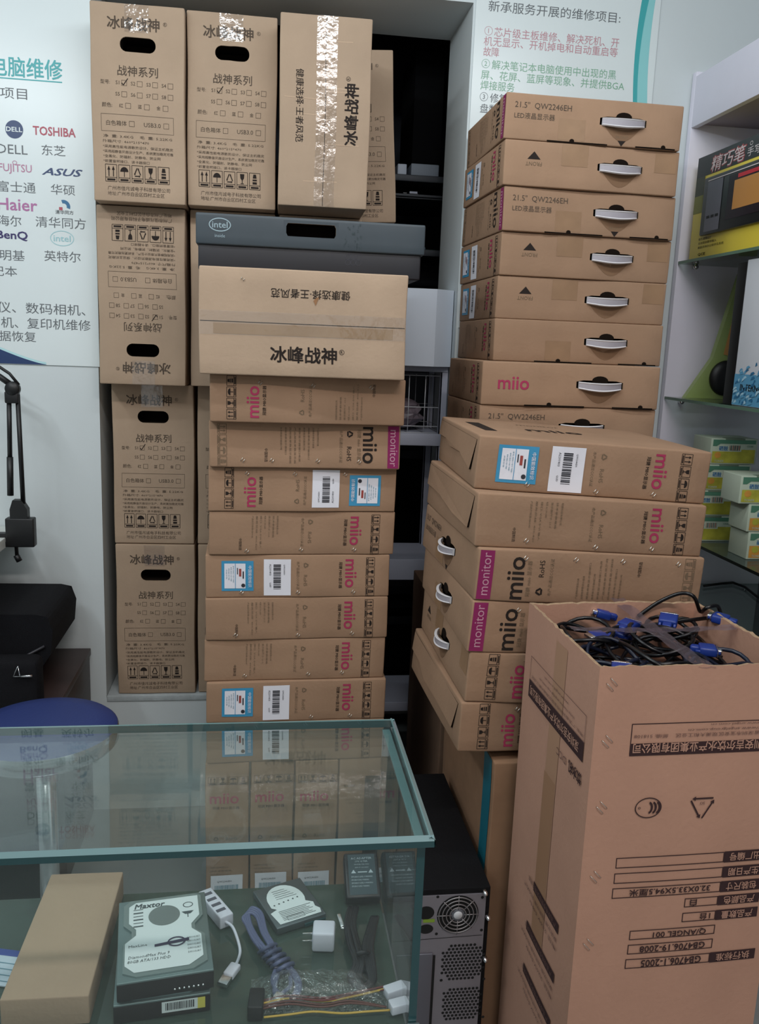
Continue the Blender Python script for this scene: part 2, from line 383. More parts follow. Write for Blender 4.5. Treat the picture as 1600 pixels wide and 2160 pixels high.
SPEC = ['采用高性能电源散热设计、保证主机稳定', '采用超静音风扇设计生产、系统更加稳定可靠', '全黑化、防辐射、防静电、防尘网', '前置音频接口、读卡器接口']
def ring_text(fc, ch, u, v, sz, m, t=.0012, rot=0):
    fc.arc(u, v, sz*.5, sz*.5, t, m); fc.text(ch, u, v, height=sz*.55, m=m, rot=rot)
def tower_front(fc, m=INKT, light=False, tick=True):
    W, H = fc.W, fc.H; U = lambda a: a*W; V = lambda b: (1-b)*H
    fc.text('冰峰战神', U(.455), V(.098), width=U(.55), m=m, bold=.025); ring_text(fc, 'R', U(.79), V(.09), .009, m, .0008)
    fc.text('战神系列', U(.50), V(.332), width=U(.43), m=m, bold=.008)
    def chk(u, v, tk=False):
        q = .0065; fc.frame(U(u)-q, V(v)-q, U(u)+q, V(v)+q, .0008, m)
        if tk: fc.line((U(u)-.006, V(v)), (U(u)-.002, V(v)-.005), .002, INK); fc.line((U(u)-.002, V(v)-.005), (U(u)+.009, V(v)+.011), .002, INK)
    fc.text('型号:', U(.155), V(.393), width=U(.10), m=m)
    for k in range(4):
        fc.text('S%d' % (k+1), U(.285+.165*k), V(.393), height=.0085, m=m); chk(.355+.165*k, .393, k == 0 and tick)
        fc.text('S%d' % (k+5), U(.285+.165*k), V(.45), height=.0085, m=m); chk(.355+.165*k, .45)
    fc.text('颜色:', U(.17), V(.507), width=U(.11), m=m)
    for k, c in enumerate('红蓝金'): fc.text(c, U(.32+.2*k), V(.507), height=.009, m=m); chk(.395+.2*k, .507)
    fc.frame(U(.1), V(.64), U(.88), V(.552), .0008, m)
    fc.text('白色箱体', U(.265), V(.597), width=U(.22), m=m); chk(.43, .597); fc.text('USB3.0', U(.65), V(.597), width=U(.18), m=m); chk(.80, .597)
    fc.text('净  重: 3.4KG    毛  重: 5.22KG', U(.49), V(.664), width=U(.74), height=.0075, m=m, res=1)
    fc.text('外箱尺寸: 460*215*470', U(.11), V(.69), width=U(.50), height=.0072, al='L', m=m, res=1)
    for k, t in enumerate(SPEC): fc.text('*'+t, U(.11), V(.717+.025*k), height=.0072, width=U((.76, .76, .62, .5)[k]), al='L', m=m, res=1)
    for k, ic in enumerate(('up', 'umbrella', 'recycle', 'glass', 'stack')): fc.icon(ic, U(.19+.143*k), V(.853), U(.122), H*.088, INK, t=.0012)
    fc.text('广州市佳兆诚电子科技有限公司', U(.15), V(.93), width=U(.68), al='L', m=m, res=1)
    fc.text('地址:广州市白云区四村工业区', U(.15), V(.958), width=U(.62), al='L', m=m, res=1)
def hand_hole(w, h, flip=False, jag=0):
    u0, u1, v0, v1 = .31*w, .69*w, (1-.237)*h, (1-.163)*h
    if flip: u0, u1, v0, v1 = w-u1, w-u0, h-v1, h-v0
    return (u0, v0, u1, v1, .07, jag, .95)
def tower(label, loc, rz, dims=(.228, .43, .466), flip=False, tick=True, group='computer case cartons stacked in the wall opening', seed=0, jag=0, roll=0, tapes=True):
    ct = Carton('computer_case_carton', label, 'box', loc, rz, dims, KR, group, roll, {'front': [hand_hole(dims[0], dims[2], flip, jag)]}, seed)
    tower_front(ct.face('front', 180 if flip else 0), tick=tick)
    ct.done()
    if tapes: ct.tape('front', dims[0]*.36, dims[2]*.86, dims[0]*.62, dims[2]*.997, 180 if flip else 0)
    return ct
def seam_design(ct, f, rot):
    fc = ct.face(f, rot); W, H = fc.W, fc.H
    fc.rect(.003, H*.497, W-.003, H*.503, GAP, .0006)
    fc.text('冰峰战神', W*.50, H*.21, width=W*.32, m=INK, bold=.035); ring_text(fc, 'R', W*.685, H*.25, .011, INK, .0009)
    fc.text('健康选择·王者风范', W*.53, H*.78, width=W*.38, m=INK, rot=180, bold=.006)
    mb = MB(); f2 = ct.face(f, rot, mb); f2.rect(.001, H*.375, W-.001, H*.60, TAPE, .0013, .012)
    return mb

def mon_A(fc, txt=True, seed=0):
    """label side, reads from top to bottom; long axis u"""
    W, H = fc.W, fc.H
    for k, ic in enumerate(('up', 'glass', 'umbrella', 'stack')): fc.icon(ic, W*.893, H*(.83-.235*k), H*.205, W*.046, INK, rot=-90, t=.001)
    fc.text('miio', W*.785, H*.56, width=H*.66, rot=-90, m=PINK, bold=.02, res=3)
    fc.text('冠捷 MIIO显示器', W*.728, H*.52, width=H*.62, rot=-90, m=INK, res=1, bold=.01)
    fc.icon('recycle_bare', W*.535, H*.76, H*.14, H*.14, INKS, rot=-90, t=.001)
    fc.text('RoHS', W*.535, H*.40, width=H*.26, rot=-90, m=INKS); fc.text('本产品通过CCC认证', W*.495, H*.52, width=H*.66, rot=-90, m=INKS, res=1)
    if txt:
        for k in range(7):
            fc.text(('冠捷科技有限公司', '技术参数规格', '显示屏尺寸: 21.5', '电源: AC 100-240V', '接口: VGA DVI 输入', '服务热线: 400-820', '产品执行标准GB4943')[k], W*(.36-.022*k), H*.9, height=.0042, width=H*(.42, .5, .48, .3, .74, .78, .5)[k], al='L', rot=-90, m=INKS, res=1)
        fc.text('中国制造', W*.165, H*.25, width=H*.27, rot=-90, m=INK, res=1)
def mon_D(fc):
    W, H = fc.W, fc.H
    fc.rect(.0035, .003, W*.068, H-.003, STRIPE, .0007); fc.text('monitor', W*.036, H*.52, width=H*.82, rot=90, m=STRT, n=.0012, res=3)
    fc.text('miio', W*.165, H*.46, width=H*.80, rot=90, m=INK, bold=.02, res=3)
    fc.text('冠捷 miio 显示器', W*.222, H*.46, width=H*.68, rot=90, m=INKS, res=1)
    fc.icon('recycle_bare', W*.275, H*.22, H*.17, H*.17, INK, rot=90, t=.0014)
    fc.text('RoHS', W*.275, H*.66, width=H*.32, rot=90, m=INK); fc.text('本产品通过CCC认证', W*.318, H*.50, width=H*.72, rot=90, m=INKS, res=1)
    for k in range(9):
        fc.text('产品规格参数显示器接口电源服务'[k % 5:k % 5+9], W*(.44+.024*k), H*.1, height=.0042, width=H*(.4, .45, .7, .5, .75, .8, .8, .6, .5)[k], al='L', rot=90, m=INKS, res=1)
    fc.text('中国制造', W*.71, H*.72, width=H*.3, rot=90, m=INK, res=1)
    for k, ic in enumerate(('up', 'glass', 'umbrella', 'stack')): fc.icon(ic, W*.935, H*(.16+.235*k), H*.205, W*.046, INKS, rot=90, t=.001)
def mon_labels(ct, f, rot, bc=True, en=True):
    """barcode sticker and blue energy sticker in the coordinates of mon_A"""
    W = ct.face(f, rot).W; H = ct.face(f, rot).H
    if en:
        mb = MB(); fc = ct.face(f, rot, mb)
        fc.rect(W*.085, H*.16, W*.255, H*.86, BLU, .001); fc.rect(W*.10, H*.22, W*.212, H*.80, WHT, .0016)
        fc.line((W*.158, H*.22), (W*.158, H*.80), .0012, BLU, .0021)
        fc.text('中国能效标识', W*.236, H*.5, width=H*.5, rot=-90, m=WHT, n=.002, bold=.01)
        fc.rect(W*.178, H*.5, W*.19, H*.68, RED, .0021); fc.rect(W*.197, H*.45, W*.204, H*.62, BAR, .0021); fc.rect(W*.167, H*.55, W*.172, H*.7, BAR, .0021)
        fc.disc(W*.2, H*.29, H*.045, H*.045, BAR, .0021)
        for k in range(4): fc.text('耗能中等', W*(.148-.012*k), H*.55, width=H*(.4-.06*k), height=.0028, rot=-90, m=BLU2, n=.002, res=1)
        ct.part('energy_label', mb, 'blue sticker with white energy rating panel')
    if bc:
        mb = MB(); fc = ct.face(f, rot, mb); fc.rect(W*.31, H*.05, W*.456, H*.90, WHT, .001)
        r = random.Random(3); v = H*.20
        while v < H*.78:
            t = r.choice((.001, .0018, .0026)); fc.rect(W*.362, v, W*.402, v+t, BAR, .0016, 1); v += t+r.choice((.0009, .0016, .0022))
        fc.text('QW2246EH', W*.42, H*.66, width=H*.24, rot=-90, m=BAR, n=.0016, res=1); fc.text('A2201403', W*.345, H*.66, width=H*.26, rot=-90, m=BAR, n=.0016, res=1); fc.text('QLED', W*.345, H*.3, width=H*.12, rot=-90, m=BAR, n=.0016, res=1)
        ct.part('barcode_label', mb, 'white barcode sticker')
def mon_handle_face(ct, f, kind, hu=.65, rot=0, seam=False):
    fc = ct.face(f, rot); W, H = fc.W, fc.H; cu, cv = W*hu, H*.52
    fc.poly([(cu-.045+.09*i/12, cv-.010-.032*math.sin(math.pi*i/12)) for i in range(13)], mat('handle_flap_brown', '#7f6148', .85), .0005)
    fc.disc(cu, cv+.012, .02, .011, GAP, .0006, 16)
    if kind == 'model':
        fc.text('21.5"  QW2246EH', W*.05, H*.74, width=W*.315, al='L', m=INKT); fc.text('LED液晶显示器', W*.05, H*.52, width=W*.225, al='L', m=INKT)
        fc.text('FRONT', cu, H*.2, width=W*.07, m=INKS); fc.poly([(cu-.01, H*.13), (cu+.01, H*.13), (cu, H*.01)], INK)
    if kind == 'front':
        t = W*.165; fc.poly([(t-.016, H*.60), (t+.016, H*.60), (t, H*.77)], INK); fc.text('FRONT', t, H*.5, width=W*.09, rot=180, m=INKS)
    if kind == 'brand': fc.text('miio', W*.175, H*.52, width=W*.17, m=PINK, bold=.02, res=3)
    if kind in ('model', 'plain', 'brand'): fc.rect(W*.3, H*.06, W*.45, H*.52, KPATCH, .0005) if kind != 'brand' else None
    if kind == 'front': fc.rect(W*.32, H*.5, W*.47, H*.98, KPATCH, .0005); fc.rect(W*.86, H*.5, W*.985, H*.97, KPATCH, .0005)
    if seam:
        fc.rect(W*.24, .0, W*.58, .0035, GAP, .001); fc.rect(W*.74, 0, W*.97, .0035, GAP, .001); fc.disc(W*.38, .005, .006, .005, GAP, .001, 10); fc.disc(W*.90, .005, .006, .005, GAP, .001, 10)
def hslot(W, H, hu, rot=0):
    cu, cv = W*hu, H*.52
    if rot == 180: cu, cv = W-cu, H-cv
    return (cu-.058, cv-.010, cu+.058, cv+.012, .02, 0, .25)

# ================================================================== the room
D = 2.5
mb = MB()
T_ = .3
for (x0, x1, z0, z1) in ((-2.2, -.46, 0, 3), (-.46, .28, 0, .367), (-.46, .552, 2.367, 3), (.552, 1.62, 0, 3)):
    mb.box((x0, D, z0), (x1, D+T_, z1), WALLM)
struct(mb, 'wall_back')
mb = MB(); mb.box((1.6, -3, 0), (1.72, D, 3), WALLM); struct(mb, 'wall_right')
mb = MB(); mb.box((-2.32, -3, 0), (-2.2, D, 3), WALLM); struct(mb, 'wall_left')
mb = MB(); mb.box((-2.3, -3.1, 0), (1.7, -3, 3), WALLM); struct(mb, 'wall_front')
mb = MB(); mb.box((-2.3, -3.1, -.1), (1.72, 3.7, 0), FLOORM); struct(mb, 'floor')
mb = MB(); mb.box((-2.3, -3.1, 3), (1.72, 3.7, 3.1), mat('ceiling_paint', '#d8dad8', .8)); struct(mb, 'ceiling')
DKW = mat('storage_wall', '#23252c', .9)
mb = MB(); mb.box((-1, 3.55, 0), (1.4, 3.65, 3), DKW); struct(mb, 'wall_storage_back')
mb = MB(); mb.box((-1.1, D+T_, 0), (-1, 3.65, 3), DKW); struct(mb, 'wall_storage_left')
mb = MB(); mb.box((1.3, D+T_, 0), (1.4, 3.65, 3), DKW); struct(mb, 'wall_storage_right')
# worn sill board under the left column
mb = MB(); mb.rbox((-.459, D-.004, .355), (.279, D+.29, .3745), mat('sill_paint', '#a9b0b2', .7, var=.12, vscale=25, bump=.8, bscale=60), .003); struct(mb, 'trim_1')

# ------------------------------------------------------------------ posters
POSTM = mat('poster_vinyl', '#dde6e7', .28, spec=.5)
TEAL = mat('poster_teal', '#3fa9ad', .4); TEALP = mat('poster_teal_pale', '#b9e0e4', .4); GRY = mat('poster_grey', '#63686c', .5)
NAVY = mat('poster_navy', '#2a3f6a', .4); PRED = mat('poster_red', '#b04a5c', .4); PPNK = mat('poster_pink', '#b97f9c', .4); PPUR = mat('poster_magenta', '#b070a0', .4)
PGRN = mat('poster_green', '#7fae93', .4); PROS = mat('poster_rose', '#c08a94', .4); PINT = mat('poster_intel', '#9cc9cf', .4); NAV2 = mat('poster_violet_navy', '#3a3266', .4)
def poster(name, label, x0, z0, x1, z1):
    mb = MB(); mb.box((x0, D-.004, z0), (x1, D-.0005, z1), POSTM)
    f = plane_face(mb, (0, D-.004, 0), (1, 0, 0), (0, 0, 1), (0, -1, 0), 1, 1)
    def px(u, v): p = aty(u, v, D-.004); return p.x, p.z
    return mb, f, px
mb, f, px = poster('poster', '', -1.25, 1.352, -.4565, 2.62)
K = 1/793.
def pt(s, u, v, wpx, hpx=None, m=GRY, al='L', bold=0, shear=0, res=2):
    a, b = px(u, v); f.text(s, a, b, width=wpx*K, height=(hpx*K if hpx else None), m=m, al=al, bold=bold, shear=shear, n=.0005, res=res) if hpx else f.text(s, a, b, width=wpx*K, m=m, al=al, bold=bold, shear=shear, n=.0005, res=res)
pt('笔记本电脑维修', 131, 149, 252, 38, TEAL, 'R', .02)
a, b = px(131, 174); f.rect(a-.36, b-.0015, a, b+.0015, TEAL, .0005, 1)
pt('服务项目', 57, 199, 112, 22, GRY, 'R')
a, b = px(30, 273); f.disc(a, b, .0225, .0225, NAVY, .0005, 32); f.text('DELL', a, b, width=.04, height=.011, m=POSTM, bold=.03, n=.001)
pt('TOSHIBA', 159, 281, 85, 17, PRED, 'R', .03); pt('DELL', 58, 317, 60, 18, GRY, 'R'); pt('东芝', 138, 319, 48, 21, GRY, 'R')
pt('FUJITSU', 67, 359, 66, 20, PPNK, 'R', .01); a, b = px(31, 343); f.arc(a, b, .006, .005, .0015, PPNK)
pt('ASUS', 171, 366, 75, 14, NAVY, 'R', .03, .35)
pt('富士通', 75, 397, 76, 22, GRY, 'R'); pt('华硕', 158, 402, 49, 21, GRY, 'R'); pt('Haier', 78, 434, 79, 24, PPUR, 'R', .02)
a, b = px(139, 431); f.arc(a-.006, b-.006, .017, .017, .009, mat('poster_blue', '#2c6a96', .4), -20, 110); f.rect(a-.018, b-.016, a-.009, b-.008, PRED, .0006)
pt('清华同方', 155, 449, 37, 8, GRY, 'R', .02)
pt('海尔', 45, 467, 47, 22, GRY, 'R'); pt('清华同方', 181, 473, 103, 22, GRY, 'R'); pt('BenQ', 58, 499, 62, 19, NAV2, 'R', .035)
a, b = px(131, 503); f.arc(a, b, .031, .02, .0018, PINT, 20, 380); f.text('intel', a, b, width=.044, height=.016, m=PINT, bold=.01, n=.0005)
pt('明基', 52, 540, 50, 22, GRY, 'R'); pt('英特尔', 170, 543, 75, 22, GRY, 'R'); pt('笔记本', 36, 573, 78, 21, GRY, 'R')
pt('投影仪、数码相机、', 180, 655, 240, 23, GRY, 'R'); pt('打印机、复印机维修', 191, 687, 240, 23, GRY, 'R'); pt('数据恢复', 76, 711, 102, 22, GRY, 'R')
a, b = px(0, 735)
arcp = [(px(70-140*i/16, 0)[0], 1.3535+.055*(i/16)**1.3) for i in range(17)]
for i in range(16):
    (xa, za), (xb, zb) = arcp[i], arcp[i+1]
    f.poly([(xb, 1.3525), (xa, 1.3525), (xa, za), (xb, zb)], NAVY, .0004); f.poly([(xb, zb), (xa, za), (xa, za+.006), (xb, zb+.006)], TEALP, .0004)
tag(mb.build('poster'), 'white wall poster of laptop maker logos, left of the stacked cartons', 'poster')
mb, f, px = poster('poster', '', .5585, 1.5, 1.085, 2.62)
def pl(s, u, v, pitch, m, h=19, al='L'): pt(s, u, v, pitch*len(s)-3, h, m, al)
pl('新承服务开展的维修项目:', 1030, 12, 25.2, GRY, 22)
def circ(n, u, v, m): a, b = px(u, v); f.arc(a, b, .0115, .0115, .001, m, n=.0005); f.text(n, a, b, height=.012, m=m, n=.0005)
circ('1', 1030, 65, PROS); pl('芯片级主板维修、解决死机、开', 1042, 66+13-12, 20.6, PROS); pl('机无显示、开机掉电和自动重启等', 1020, 86, 20.6, PROS); pl('故障', 1019, 108, 19, PROS)
circ('2', 1024, 134, PGRN); pl('解决笔记本电脑使用中出现的黑', 1037, 136, 20.6, PGRN); pl('屏、花屏、蓝屏等现象、并提供BGA', 1014, 157, 19.6, PGRN); pl('焊接服务', 1013, 179, 20, PGRN)
circ('3', 1020, 204, GRY); pl('修复硬盘坏道', 1033, 206, 20.6, GRY); pl('盘数据恢复服务', 1012, 228, 20.6, GRY)
N = 20; L1 = []; L2 = []; L3 = []
for i in range(N+1):
    t = i/N; v = -60+500*t; bow = 4*(t-.55)**2
    c = 1334+26*bow; L1.append(px(c, v)); L2.append(px(c+9+8*bow, v)); L3.append(px(c+30-2*bow, v))
for i in range(N):
    f.poly([L1[i+1], L2[i+1], L2[i], L1[i]], TEAL, .0004); f.poly([L2[i+1], L3[i+1], L3[i], L2[i]], mat('poster_aqua', '#8fd0d2', .4), .0004)
a0 = L3[0][0]
tag(mb.build('poster'), 'white poster of numbered repair services above the right monitor boxes', 'poster')

# ------------------------------------------------------------------ tower cartons in the opening
tower('computer case carton at the bottom of the left column, on the sill', (-.427, 2.508, .376), -.8, seed=1, tick=False, dims=(.228, .43, .465))
tower('computer case carton second from the bottom of the left column', (-.428, 2.512, .843), -.8, seed=2, dims=(.228, .43, .465))
tower('upside-down computer case carton just under the top left one', (-.442, 2.419, 1.310), -.8, seed=3, flip=True, dims=(.228, .43, .464))
tower('top left computer case carton with clear tape across its hand hole', (-.4365, 2.364, 1.776), -.5, seed=4, dims=(.228, .43, .466))
tower('top computer case carton between the tape-crossed one and the seamed one', (-.204, 2.382, 1.780), -.1, seed=5, jag=.05, dims=(.226, .43, .466))
tower('upside-down computer case carton half hidden behind the dark grey box', (-.202, 2.44, 1.310), 0, seed=6, flip=True, dims=(.226, .43, .468))
tower('computer case carton behind the tallest monitor box stack, second from the sill', (-.190, 2.512, .843), 0, seed=7, dims=(.222, .42, .465))
tower('computer case carton behind the tallest monitor box stack, on the sill', (-.190, 2.508, .376), 0, seed=8, dims=(.222, .42, .465))
tower('computer case carton under the seamed top one, behind the dark grey box', (.035, 2.44, 1.310), 0, seed=9, flip=True, dims=(.226, .43, .468))
ct = Carton('computer_case_carton', 'top right carton with a taped vertical seam and sideways lettering', 'box', (.028, 2.285, 1.780), -.9, (.226, .275, .448), KR, 'computer case cartons stacked in the wall opening', 0, None, 10)
fc = ct.face('front')
tp = seam_design(ct, 'front', 90); r = random.Random(5)
for k in range(7):
    v = .05+.36*r.random(); a = r.random()*.5; fc.line((.226*a+.01, v), (.226*min(1, a+.45)-.006, v+.004*(r.random()-.5)), .0012, mat('crease_light', '#cdb094', .8), .0004)
ct.done(); ct.part('packing_tape', tp)
tower('computer case carton leaning in the dark behind the seamed top carton', (.152, 2.605, 1.784), 0, seed=11, dims=(.226, .2, .468), roll=-3.5, tapes=False)

# ------------------------------------------------------------------ centre stack
def rest(z0, hs):
    out = [z0]
    for h in hs: out.append(out[-1]+h)
    return out
h = .1028; GC = 'monitor boxes stacked in front of the opening'
# four boxes on end carrying the stack
for k, lb in enumerate(('leftmost', 'second from the left', 'third from the left', 'rightmost')):
    ct = Carton('monitor_box', 'monitor box on end under the centre stack, %s of four' % lb, 'box', (-.13+.1085*k, 1.935+.004*(k % 2), 0), .8, (.1045, .44, .436), KR2, 'monitor boxes standing on end', 0, None, 40+k)
    rot = 90 if k < 3 else 270
    mon_A(ct.face('front', rot)); ct.done()
    if k < 3:
        mb = MB(); fc = ct.face('front', 0, mb); fc.rect(.012, .045, .09, .135, WHT, .001); r = random.Random(k); u = .022
        while u < .078:
            t = r.choice((.0008, .0014, .002)); fc.rect(u, .068, u+t, .108, BLU2, .0016, 1); u += t+r.choice((.0008, .0014))
        fc.text('QW2246EH', .045, .118, width=.035, m=BAR, n=.0016, res=1); ct.part('barcode_label', mb, 'white barcode sticker')
CS = [  # x, y, rz, design, rot, labels, label text, staples (frac u, frac v)
 (-.127, 1.932, 1.0, 'A', 0, 3, 'lowest lying monitor box of the centre stack, partly behind the glass top', ()),
 (-.127, 1.932, 1.4, 'A', 0, 3, 'monitor box with both stickers just above the glass counter top edge', ((.58, .1), (.8, .1))),
 (-.133, 1.939, 1.4, 'A', 0, 0, 'plain monitor box second above the glass counter, under a dented one', ((.22, .12), (.57, .14), (.76, .16))),
 (-.130, 1.934, 2.0, 'A', 0, 0, 'dented monitor box between the plain box and a stickered box', ((.16, .13), (.5, .1), (.8, .12))),
 (-.129, 1.937, 1.4, 'A', 0, 3, 'monitor box with blue and white stickers at mid height, left ends', ((.19, .12), (.495, .12), (.8, .12))),
 (-.121, 1.933, 2.3, 'A', 0, 0, 'unlabelled monitor box directly under the one whose stickers sit at right', ((.2, .1), (.49, .12), (.78, .12))),
 (-.123, 1.927, 2.6, 'A', 180, 3, 'monitor box with blue and white stickers at its right end', ((.2, .86), (.45, .86), (.72, .86))),
 (-.120, 1.915, 1.6, 'D', 180, 0, 'reddish monitor box with a magenta stripe at its right end', ((.17, .17), (.32, .17), (.56, .17), (.78, .17))),
 (-.116, 1.885, 2.4, 'A', 180, 0, 'monitor box directly beneath the big taped carton of the centre stack', ((.25, .85), (.52, .83), (.82, .82)))]
z = .4375
for k, (x, y, rz, des, rot, lb, lab, sts) in enumerate(CS):
    ct = Carton('monitor_box', lab, 'box', (x, y, z), rz, (.43, .44, h), KR2, GC, 0, None, 20+k, r=.0035)
    fc = ct.face('front', rot)
    if des == 'A': mon_A(fc, txt=not lb)
    else: mon_D(fc)
    if lb: mon_labels(ct, 'front', rot)
    ct.done()
    for (a, b) in sts: ct.staple('front', a*.43, b*h)
    z += h+.0005
zc = z
ct = Carton('computer_case_carton', 'large carton with a taped horizontal seam on the centre stack', 'box', (-.137, 1.858, zc), -.6, (.438, .43, .2215), KR, None, 0, None, 31, amp=.0016)
tp = seam_design(ct, 'front', 0); fc = ct.face('front'); fc.rect(.03, .085, .41, .107, mat('tape_stained', '#9c7f5e', .6), .0004)
fc.poly([(.238, .160), (.243, .150), (.246, .158), (.250, .168), (.244, .166)], KDK, .0009)
ct.done(); ct.part('packing_tape', tp); ct.staple('front', .09, .198, L=.004)
zi = zc+.2225
# dark grey processor box
GBX = mat('dark_grey_lid', '#333d44', .5, var=.04, vscale=20); GBB = mat('black_card', '#1b1b21', .55); LOGO = mat('pale_print', '#8fa3ab', .5); GPT = mat('faint_print', '#2c3b40', .5)
ct = Carton('dark_box', 'dark grey lidded box with an oval logo and hand slot above the taped carton', 'box', (-.148, 1.985, zi), 0, (.496, .36, .058), GBB, None, 0, None, 33, amp=.0003)
fc = ct.face('front')
for k in range(6): fc.arc(.33+.012*(k % 3), .043-.012*(k//3), .006, .006, .001, mat('dim_print', '#33333c', .6))
ct.done()
lid = Carton('lid', '', '', (0, 0, 0), 0, (.508, .372, .066), GBX, None, 0, {'front': [(.196, .026, .306, .054, .05, 0, .35)]}, 34, amp=.0003)
fc = lid.face('front')
fc.arc(.052, .042, .024, .0145, .0022, LOGO, 25, 385, .0006); fc.text('intel', .052, .042, width=.033, height=.013, m=LOGO, bold=.02); fc.text('inside', .052, .019, width=.022, m=LOGO)
r = random.Random(9)
for k in range(26): fc.text(r.choice('0123456789'), .325+.04*r.random(), .008+.05*r.random(), height=.006, m=GPT, res=1)
bl = lid.done('lid'); bpy.data.objects.remove(lid.root); bl.parent = ct.root; bl.location = (-.005, -.006, .054)

# ------------------------------------------------------------------ right upper stack (handle side to the front)
US = [ # x y rz kind left label hu
 (.508, 1.995, -.7, 'model', None, 'monitor box lowest in view of the upper right stack, partly hidden below', .58),
 (.508, 1.991, -.7, 'brand', None, 'monitor box with a large pink brand word beside its white handle', .66),
 (.560, 2.094, .6, 'plain', None, 'monitor box with a handle but no print, sixth from the top', .66),
 (.562, 2.105, .7, 'front', 'A', 'monitor box with a black triangle, lowest of the three such boxes', .65),
 (.563, 2.098, 1.6, 'front', 'A', 'monitor box with a black triangle, fourth from the top at right', .65),
 (.561, 2.091, 1.6, 'model', 'D', 'monitor box with model lettering, third from the top at right', .65),
 (.555, 2.083, 1.4, 'front', 'A', 'monitor box with a black triangle, second from the top at right', .66),
 (.550, 2.085, .1, 'model', 'D', 'topmost monitor box of the right stack, against the services poster', .66)]
GU = 'monitor boxes in the upper right stack'
z = 1.2085
hu = .1025
# boxes that carry it, hidden behind the near stack
for k in range(4):
    US_ = Carton('monitor_box', 'monitor box buried behind the near right stack, %s of four' % ('lowest', 'second lowest', 'second highest', 'highest')[k], 'box', (.535, 2.06, z-(4-k)*(hu+.0005)), 0, (.44, .40, hu), KR2, 'monitor boxes buried behind the near right stack', 0, None, 60+k); US_.done()
for k, (x, y, rz, kind, lf, lab, q) in enumerate(US):
    W = .44
    ct = Carton('monitor_box', lab, 'box', (x, y, z), rz, (W, .384, hu), KR2, GU, 0, {'front': [hslot(W, hu, q)]}, 70+k)
    mon_handle_face(ct, 'front', kind, q, 0, seam=kind in ('model', 'plain', 'brand'))
    if lf == 'A': mon_A(ct.face('left'), txt=False)
    if lf == 'D': mon_D(ct.face('left', 180))
    if lf is None: mon_A(ct.face('left', 0), txt=True)
    if lf == 'A': mon_labels(ct, 'left', 0)
    ct.done(); handle(ct, 'front', W*q, hu*.52)
    z += hu+.0005

# ------------------------------------------------------------------ right near stack (leans a little)
LS = [ # x y rz design rot labels left kind, label
 (.377, 1.498, 2.0, 'A', 180, 0, None, 'lowest monitor box of the near right stack, overhanging to the left', .44),
 (.388, 1.497, 1.0, 'A', 180, 0, 'front', 'monitor box with pink word, second from the bottom of the near right stack', .44),
 (.385, 1.497, .8, 'D', 0, 0, 'plain', 'lower monitor box with a magenta end stripe in the near right stack', .44),
 (.391, 1.495, 2.0, 'D', 0, 0, 'model', 'upper monitor box with a magenta end stripe in the near right stack', .44),
 (.388, 1.506, .9, 'A', 0, 0, None, 'unlabelled monitor box second from the top of the near right stack', .44),
 (.393, 1.545, -2.0, 'A', 0, 3, None, 'top monitor box of the near right stack, with blue and white stickers', .42)]
hl = .1012; z = .674; rollL = 2.6
sr, cr = math.sin(math.radians(rollL)), math.cos(math.radians(rollL))
for k, (x, y, rz, des, rot, lb, kind, lab, dd) in enumerate(LS):
    W = .455
    rt = 180 if kind in ('front',) else 0
    holes = {'left': [hslot(dd, hl, .52, 0)]} if kind else {}
    s_ = k*(hl+.0006)
    ct = Carton('monitor_box', lab, 'box', (x-.0*sr*s_, y, z+s_), rz, (W, dd, hl), KR2, 'monitor boxes in the near right stack', rollL, holes, 90+k, r=.004, amp=.0018)
    fc = ct.face('front', rot)
    if des == 'A': mon_A(fc, txt=not lb)
    else: mon_D(fc)
    if lb: mon_labels(ct, 'front', rot)
    if kind: mon_handle_face(ct, 'left', kind, .52, 0)
    else:
        q = {0: (.50, .30, .34, .30), 4: (.46, .44, .30, .26), 5: (.60, .48, .50, .30)}[k]; m2 = MB(); f2 = ct.face('left', 0, m2)
        ed = [(.012, q[0]), (.20, q[0]), (.34, q[1]), (.62, q[2]), (.90, q[3]), (.955, .90), (.012, .93)]; ed = [(a*dd, b*hl) for a, b in ed]; nn_ = len(ed)
        vs = [f2.pt(a, b, .0002) for a, b in ed]+[f2.pt(a, b, .0042 if b < hl*.8 else .001) for a, b in ed]
        m2.add(vs, [tuple(range(nn_, 2*nn_))], KR2); m2.add(vs, [(i_, (i_+1) % nn_, nn_+(i_+1) % nn_, nn_+i_) for i_ in range(nn_)], GAP); ct.part('flap', m2)
    if k == 5:
        f3 = ct.face('top'); f3.poly([(.03, .3), (.06, .3), (.06, .12), (.035, .12)], INK); f3.text('miio', .2, .2, width=.12, m=INK, bold=.02); f3.text('monitor', .2, .32, width=.1, m=INKS)
    ct.done()
    if kind: handle(ct, 'left', dd*.52, hl*.52, L=.104, hgt=.018)
    for (a, b) in (((.22, .15), (.52, .1), (.77, .12)) if des == 'A' and rot == 0 else ((.2, .85), (.42, .86), (.63, .86), (.88, .86)) if des == 'D' else ((.25, .88), (.3, .12))): ct.staple('front', a*W, b*hl)

# cartons carrying it
ct = Carton('brown_carton', 'brown carton with a vertical teal tape strip under the near right stack', 'box', (.452, 1.49, 0), 0, (.42, .44, .652), mat('cardboard_base', '#8b6a50', .85, var=.08), None, 0, None, 110)
ct.done(); mb = MB(); fc = ct.face('left', 0, mb); fc.rect(.37, .002, .425, .65, mat('teal_tape', '#1f6f80', .4), .001); ct.part('teal_tape', mb)
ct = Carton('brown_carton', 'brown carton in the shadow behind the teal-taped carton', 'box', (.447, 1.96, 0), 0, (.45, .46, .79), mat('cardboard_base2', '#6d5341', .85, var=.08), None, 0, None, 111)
ct.done()

